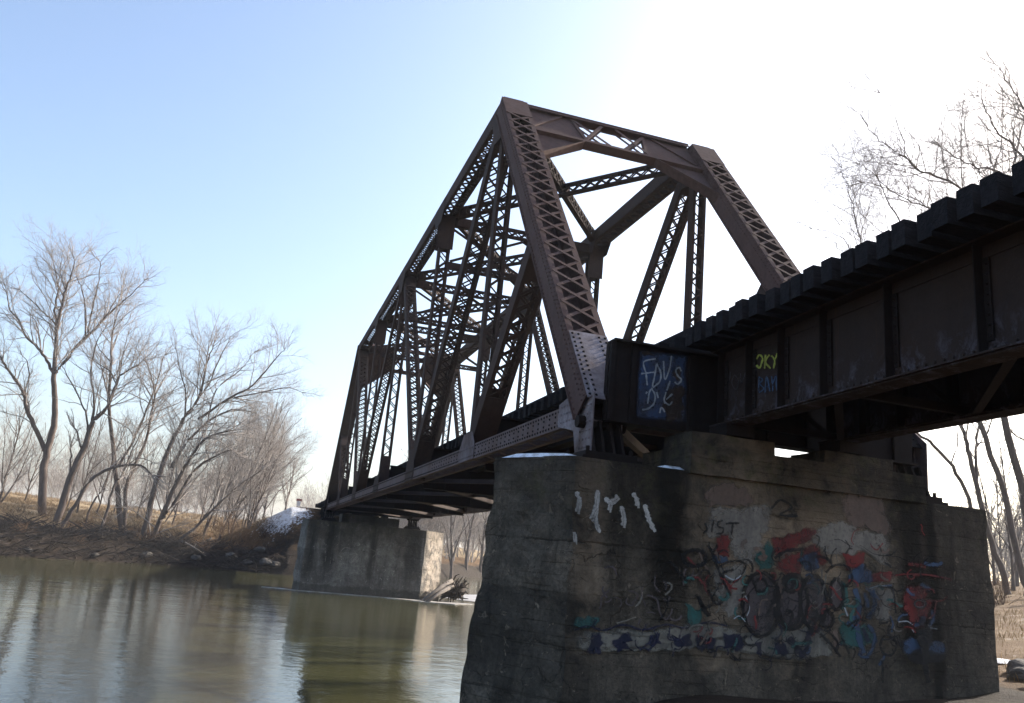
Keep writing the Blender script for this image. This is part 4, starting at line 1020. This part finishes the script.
# far woods: one mass each (behind the field, and down the river)
def woods(name, spots, seed, hmin, hmax, dens=.75):
    rg = random.Random(seed); V = []; Fc = []; base = 0
    pr = []
    for s in range(4):
        out = free_tree(seed*10+s, 12, (0,0), .075, .06, 9, dens, 3, .55); mb = MB()
        for lv, k in ((0,5),(1,4),(2,3),(3,3),(4,3)):
            for pts, rad in out[lv]: mb.tube(pts, [min(max(r_*.8, .016), .09) for r_ in rad], k)
        pr.append((np.array(mb.v, dtype=np.float32), np.array(mb.f, dtype=np.int32)))
    for (x, y) in spots:
        v, fc = pr[rg.randrange(4)]; s = rg.uniform(hmin, hmax)/12; a = rg.uniform(0, 6.28); c, sn_ = math.cos(a), math.sin(a)
        q = np.empty_like(v); q[:,0] = (v[:,0]*c-v[:,1]*sn_)*s*1.1+x; q[:,1] = (v[:,0]*sn_+v[:,1]*c)*s*1.1+y; q[:,2] = v[:,2]*s+ground(x, y)-.1
        V.append(q); Fc.append(fc+base); base += len(v)
    V = np.concatenate(V); Fc = np.concatenate(Fc)
    me = bpy.data.meshes.new(name); me.vertices.add(len(V)); me.vertices.foreach_set('co', V.ravel())
    me.loops.add(Fc.size); me.loops.foreach_set('vertex_index', Fc.ravel()); me.polygons.add(len(Fc))
    me.polygons.foreach_set('loop_start', np.arange(0, Fc.size, 4, dtype=np.int32)); me.update(calc_edges=True)
    me.materials.append(TWIG); o = bpy.data.objects.new(name, me); COL.objects.link(o); return o
rg = random.Random(5); spots = []
for i in range(190):
    px = rg.uniform(-70, 330); Yv = rg.uniform(122, 200); x = ony(px, 500, Yv).x
    if abs(x-2.8) < 9: x -= 14
    spots.append((x, Yv))
tag(woods('woods', spots[:105], 41, 8, 12), 'hazy grey brown woods behind the dry field on the far bank', 'woods', kind='stuff')
spots = []
for i in range(110):
    px = rg.uniform(395, 500); Yv = rg.uniform(118, 200); x = ony(px, 560, Yv).x
    if Yv < yfar(x)+4: Yv = yfar(x)+rg.uniform(4, 40); x = ony(px, 560, Yv).x; Yv = max(Yv, yfar(x)+3)
    spots.append((x, Yv))
tag(woods('woods', spots, 42, 13, 20), 'grey woods on the far bank seen under the truss', 'woods', kind='stuff')
spots = []
for i in range(60):
    px = rg.uniform(985, 1120); Yv = rg.uniform(55, 120); x = ony(px, 600, Yv).x; spots.append((x, Yv))
tag(woods('woods', spots, 43, 9, 15), 'thin pale woods in the distance at the far right', 'woods', kind='stuff')
spots = []
for i in range(16):
    Yv = rg.uniform(150, 260); x = ony(rg.uniform(288, 345), 500, Yv).x; spots.append((x+rg.uniform(-4,4), Yv))
tag(woods('woods', spots, 44, 12, 18), 'distant hazy trees beyond the snowy embankment', 'woods', kind='stuff')

# shrubs on the far bank
def shrub(seed, h, n):
    rg = random.Random(seed); mb = MB()
    for i in range(n):
        a = rg.uniform(0, 6.28); d = Vector((math.cos(a)*rg.uniform(.1,.9), math.sin(a)*rg.uniform(.1,.9), 1)).normalized(); L = h*rg.uniform(.5,1.1); out = [[],[],[],[],[]]
        grow(out, (math.cos(a)*h*.15*rg.random(), math.sin(a)*h*.15*rg.random(), -.1), tuple(d), L, .016, 2, rg, 4, .9, .04, .2)
        for lv in (2,3,4):
            for pts, rad in out[lv]: mb.tube(pts, [max(q, .007) for q in rad], 3)
    return mb
SL = ['brown brush clump at the foot of the snowy embankment', 'dry brush at the roots of the sweeping multi stemmed tree', 'low brush below the low slanting trunk', 'tangled brush on the bank between the twin stems and the sweeping tree', 'dry brush under the bowed dead trunk', 'brush clump at the foot of the tallest tree', 'dry brush at the left picture edge of the far bank', 'tall tan brush beneath the twiggy trees near the embankment', 'rusty brown brush on the bank left of the snow', 'dark brush on the embankment slope left of the far pier', 'dry brush behind the slim dark tree']
ss = [(262,73.5,2.6,34), (150,71,2.0,22), (195,70.5,2.0,26), (132,72,2.0,22), (84,71.5,1.6,20), (40,76,1.8,20), (8,66,1.7,20), (225,74,3.2,36), (243,72.5,2.2,28), (279,71.5,2.0,26), (103,75,1.8,20)]
for i, (px, Yv, h, n) in enumerate(ss):
    x = ony(px, 545, Yv).x; o = shrub(500+i, h, n).build('shrub', BRUSH if i % 3 else BARKD); o.location = (x, Yv, ground(x, Yv)); tag(o, SL[i], 'shrub', 'dry shrubs on the far bank')
sp_ = [shrub(520+i, 1.0, 20).build('shrub', BARKD if i else BRUSH) for i in range(3)]
for i, (px, d, sc) in enumerate([(15,2.5,1.3),(33,1.8,1.1),(58,2.4,1.4),(76,1.6,1.0),(98,2.2,1.3),(118,1.8,1.1),(142,2.6,1.5),(160,1.6,1.2),(180,2.2,1.5),(206,1.8,1.3),(219,3.0,1.7),(236,2.0,1.5),(251,3.2,1.6),(270,2.0,1.3),(-8,2.4,1.4)]):
    x = ony(px, 550, 68).x; x = ony(px, 550, yfar(x)+d).x; y = yfar(x)+d
    if i < 3: o = sp_[i]
    else: o = sp_[i % 3].copy(); COL.objects.link(o)
    o.location = (x, y, ground(x, y)-.05); o.scale = (sc*1.2, sc, sc*.9); o.rotation_euler = (0,0,i*1.3); tag(o, 'low dark tangle of brush growing right above the far waterline', 'shrub', 'low brush along the far waterline')
for i, (x, y, h, lab) in enumerate([(13,15,1.3,'tan brush at the foot of the right woods beside the pier'), (24,23,1.6,'dry brush around the base of the crooked forked tree'), (29,22,1.4,'dry brush around the thick leaning right trunk'), (29.3,20.3,1.8,'tall dry brush at the right picture edge behind the rock heap'), (25.5,17.5,1.5,'tan brush between the pier corner and the leaning trunks'), (31.5,25,2.2,'tallest brush clump in the right woods')]):
    o = shrub(540+i, h, 26).build('shrub', BRUSH); o.location = (x, y, ground(x, y)); tag(o, lab, 'shrub', 'dry shrubs on the near right bank')

# dry grass
t = NT('dry_grass'); n = t.noise(.8, 3, .5); GRASS = t.done(t.mix(n, (.34,.255,.16), (.25,.175,.105)), .9, .1)
def grass(name, pts, h0, h1, seed, wd):
    rg = random.Random(seed); mb = MB()
    for (x, y) in pts:
        z = ground(x, y)-.03
        for q in range(5):
            a = rg.uniform(0, 6.28); h = rg.uniform(h0, h1); b = rg.uniform(.1,.5)*h; c, s = math.cos(a), math.sin(a); ox, oy = rg.uniform(-.25,.25), rg.uniform(-.25,.25); X0, Y0 = x+ox, y+oy
            mb.add([(X0-s*wd,Y0+c*wd,z),(X0+s*wd,Y0-c*wd,z),(X0+c*b*.4,Y0+s*b*.4,z+h*.6),(X0+c*b,Y0+s*b,z+h)], [(0,1,2),(1,3,2)])
    return tag(mb.build(name, GRASS), kind='stuff')
rg = random.Random(9); pts = []
while len(pts) < 9000:
    px = rg.uniform(-40, 300); Yv = 62+rg.random()**1.6*62; x = ony(px, 530, Yv).x; d = Yv-yfar(x)
    if d < 9.0 or abs(x-2.8) < 6 or noise.noise((x*.3,Yv*.3,4)) < -.1: continue
    pts.append((x, Yv))
tag(grass('dry_grass', pts, .15, .45, 1, .03), 'tan dry grass covering the far bank and field', 'grass')
pts = []
while len(pts) < 2500:
    x = rg.uniform(6.5, 48); y = rg.uniform(-3, 36)
    if y > ynear(x)-2 or noise.noise((x*.4,y*.4,2)) < -.05: continue
    pts.append((x, y))
GRASS = NT('golden_grass').done((.30,.19,.075), .9, .1)
tag(grass('dry_grass', pts, .06, .26, 2, .008), 'short straw coloured grass on the near right bank', 'grass')

# ------------------------------------------------------------------ rocks, driftwood, ice
ROCK = NT('bank_rock'); n = ROCK.noise(3, 5, .7, lo=.3, hi=.7); ROCK.bump(ROCK.noise(8, 5, .7, lo=.2, hi=.8), .6, .04); ROCK = ROCK.done(ROCK.mix(n, (.050,.045,.040), (.12,.105,.092)), .9, .2)
def rock(seed, sx, sy, sz):
    import bmesh
    bm = bmesh.new(); bmesh.ops.create_icosphere(bm, subdivisions=3, radius=1)
    for v in bm.verts:
        n_ = noise.noise(v.co*1.1+Vector((seed*3.1,0,0)))*.45+noise.noise(v.co*3+Vector((0,seed*2.3,0)))*.13
        v.co = v.co*(1+n_); v.co.x *= sx; v.co.y *= sy; v.co.z *= sz
    me = bpy.data.meshes.new('rock'); bm.to_mesh(me); bm.free(); me.materials.append(ROCK); return me
rocks = [rock(i, .5, .4, .28) for i in range(4)]
def put_rock(x, y, s, label, group, i):
    o = bpy.data.objects.new('rock', rocks[i % 4]); COL.objects.link(o); o.location = (x, y, max(ground(x, y), WZ-.1)+.05*s); o.scale = (s,)*3; o.rotation_euler = (0,0,i*1.9); tag(o, label, 'rock', group)
for i, (px, dy, s) in enumerate([(22,.7,.7),(93,.5,.8),(145,.8,1.0),(196,.9,.9),(231,1.4,1.3),(247,.9,1.0),(266,1.0,1.3),(276,.8,1.0),(258,2.6,1.1)]):
    x = ony(px, 560, 66).x; y = yfar(x)+dy; x = ony(px, 560, y).x
    put_rock(x, yfar(x)+dy, s, 'weathered grey rock lying at the foot of the far muddy bank', 'rocks along the far shoreline', i)
for i, (x, y, s) in enumerate([(7.8,-.7,.55),(8.3,.1,.6),(9.0,.7,.7),(8.6,-1.0,.45),(9.8,.2,.6),(10.4,1.4,.7),(7.6,.5,.5),(8.0,-1.5,.4),(9.3,-.2,.35),(9.9,1.0,.45),(11.2,1.9,.5),(8.9,1.5,.4),(7.9,1.0,.35)]):
    put_rock(x, y, s, 'dark rock in the heap at the right foot of the near pier', 'rocks at the foot of the near pier', i)
for (x, y, r) in ((10.3,2.6,.55), (8.3,-.35,.3)):
    pts = [(x+r*math.cos(a)*rng.uniform(.6,1.2), y+.7*r*math.sin(a)*rng.uniform(.6,1.2)) for a in [k*math.pi/6 for k in range(12)]]
    snow_patch(pts, ground(x, y)+.03, {.55: 'snow patch behind the rock heap on the right bank', .3: 'little cap of snow among the dark rocks by the pier'}[r])

DRIFT = wood('grey_driftwood', (.16,.13,.11), (.25,.22,.19))
def log(px0, py0, px1, py1, Y, r, label, name='driftwood_log'):
    a = ony(px0, py0, Y); b = ony(px1, py1, Y+rng.uniform(-1,1)); mid = (a+b)/2+Vector((rng.gauss(0,.1),rng.gauss(0,.2),rng.gauss(0,.1)))
    mb = MB(); q = catmull([a, mid, b], 4); mb.tube(q, [r*(1-.5*i/(len(q)-1)) for i in range(len(q))], 8, True)
    d = (b-a).normalized()
    for k in range(3):
        p = a.lerp(b, rng.uniform(.35,.95)); e = p+Vector((rng.gauss(0,.4),rng.gauss(0,.4),rng.uniform(.1,.6))); mb.tube([p,(p+e)/2+Vector((0,0,.05)),e], [r*.4,r*.25,r*.1], 5)
    return tag(mb.build(name, DRIFT, None, True), label, 'log', 'driftwood on the far bank')
log(170,556,212,538,69.5,.13,'long pale driftwood log slanting up the bank below the low trunk'); log(182,541,206,556,69.3,.10,'short driftwood log crossing the long pale one')
log(120,560,158,553,70,.12,'driftwood log lying at the water under the sweeping tree'); log(20,545,60,553,66,.12,'driftwood log on the bank under the tallest tree')
log(205,560,250,565,69.4,.10,'thin driftwood pole along the waterline near the embankment'); log(2,532,26,520,66,.12,'driftwood limb at the left picture edge of the far bank')

rg = random.Random(21); mb = MB()
for i in range(1900):
    px = rg.uniform(-30, 292); d = rg.random()**1.3*7; x = ony(px, 555, 66).x; x = ony(px, 555, yfar(x)+d).x; y = yfar(x)+d
    if y > yfar(x)+8 or (x > -7.5 and y > 69.5): continue
    a = rg.uniform(0, 6.28); L = rg.uniform(.4, 2.4); p = Vector((x, y, ground(x, y)+.02)); e = p+Vector((math.cos(a)*L, math.sin(a)*L*.5, rg.uniform(-.05,.55)*L)); r = rg.uniform(.012,.05)
    mb.tube([p, (p+e)/2+Vector((rg.gauss(0,.1),rg.gauss(0,.1),rg.gauss(0,.1))), e], [r, r*.8, r*.35], 4)
tag(mb.build('debris', BARKD), 'tangle of roots and broken branches along the far cut bank', 'debris', kind='stuff')

# root wad with its log, leaning on the far pier
rw = thing('uprooted_stump', 'dark uprooted stump with tangled roots and two leaning logs beside the far pier', 'driftwood', tuple(onz(452,602,WZ)))
c = onz(452,602,WZ)+Vector((.2,.6,.75)); mb = MB(); rg = random.Random(77)
for i in range(120):
    d = Vector((rg.gauss(0,1),rg.gauss(0,1),rg.gauss(0,.8))).normalized(); L = rg.uniform(.45,1.15)
    p = c+d*.25; q = [p]
    for k in range(4):
        d = (d+Vector((rg.gauss(0,.45),rg.gauss(0,.45),rg.gauss(0,.45)))).normalized(); p = p+d*L/4; q.append(p)
    mb.tube(q, [.10,.085,.06,.04,.02], 5)
mb.tube([c-X*.6-Z*.1,c+X*.1,c+X*.7], [.35,.62,.3], 8, True)
mb.build('root_mass', BARKD, rw, True)
for k, (p0, p1) in enumerate((((421,601),(448,582)), ((426,602),(450,585)))):
    a = onz(*p0, WZ)+Vector((0,-.2,0)); b = c+Vector((-.3+.2*k,-.3,.6-.25*k)); mb = MB(); mb.tube([a,(a+b)/2+Z*.06,b], [.10,.13,.17], 8, True); mb.build('log', DRIFT, rw, True)

ICE = NT('river_ice'); n = ICE.noise(2.5, 5, .6, lo=.35, hi=.65); ICE = ICE.done(ICE.mix(n, (.40,.39,.38), (.20,.165,.13)), .5, .4)
def ice(pts, label):
    mb = MB(); mb.prism([(x,y,WZ-.02) for x, y in pts], (0,0,.05)); tag(mb.build('ice_shelf', ICE), label, 'ice')
ice([(-3.6,45.3),(-1.9,44.35),(1.0,43.95),(4.0,43.8),(6.2,42.5),(8.4,42.4),(10.2,44.2),(9.2,44.4),(7.6,43.6),(6.9,44.15),(4,44.18),(-1.76,44.5),(-2.4,45.3)], 'narrow rim of dirty ice along the foot of the far pier')
ice([(9.4,49.5),(11.2,47.2),(13.6,50.0),(16.5,56.0),(15.0,60.0),(11.5,56.0)], 'pale ice sheet on the river behind the uprooted stump')

# small marker sign on the embankment
p = ony(297, 514, 84); sg = thing('trackside_sign', 'small red and white trackside sign on a post at the top of the snowy embankment', 'sign', (p.x, 84, ground(p.x, 84)))
gz = ground(p.x, 84); zt = ony(297, 503, 84).z+.25
mb = MB(); mb.tube([(p.x,84,gz-.2),(p.x,84,zt+.2)], [.07,.07], 8, True); mb.build('post', NT('sign_post_grey').done((.35,.35,.37), .6), sg)
mb = MB(); mb.box(p.x-.30,p.x+.30,83.90,83.93,zt-.02,zt+.22); mb.build('sign_plate', NT('sign_red').done((.20,.075,.075), .6), sg)
mb = MB(); mb.box(p.x-.2,p.x+.2,83.90,83.93,zt-.55,zt-.06); mb.build('sign_plate', NT('sign_white').done((.42,.42,.44), .6), sg)

# air: pale even haze round the whole scene
HZ = bpy.data.materials.new('haze'); HZ.use_nodes = True; t_ = HZ.node_tree; t_.nodes.clear()
po = t_.nodes.new('ShaderNodeOutputMaterial'); pv = t_.nodes.new('ShaderNodeVolumePrincipled'); t_.links.new(pv.outputs[0], po.inputs['Volume'])
pv.inputs['Color'].default_value = (.92,.93,.95,1); pv.inputs['Density'].default_value = .0004; pv.inputs['Anisotropy'].default_value = .1
mb = MB(); mb.box(-1000, 1000, -400, 1600, -9.5, 45); o = mb.build('haze', HZ); tag(o, kind='stuff')
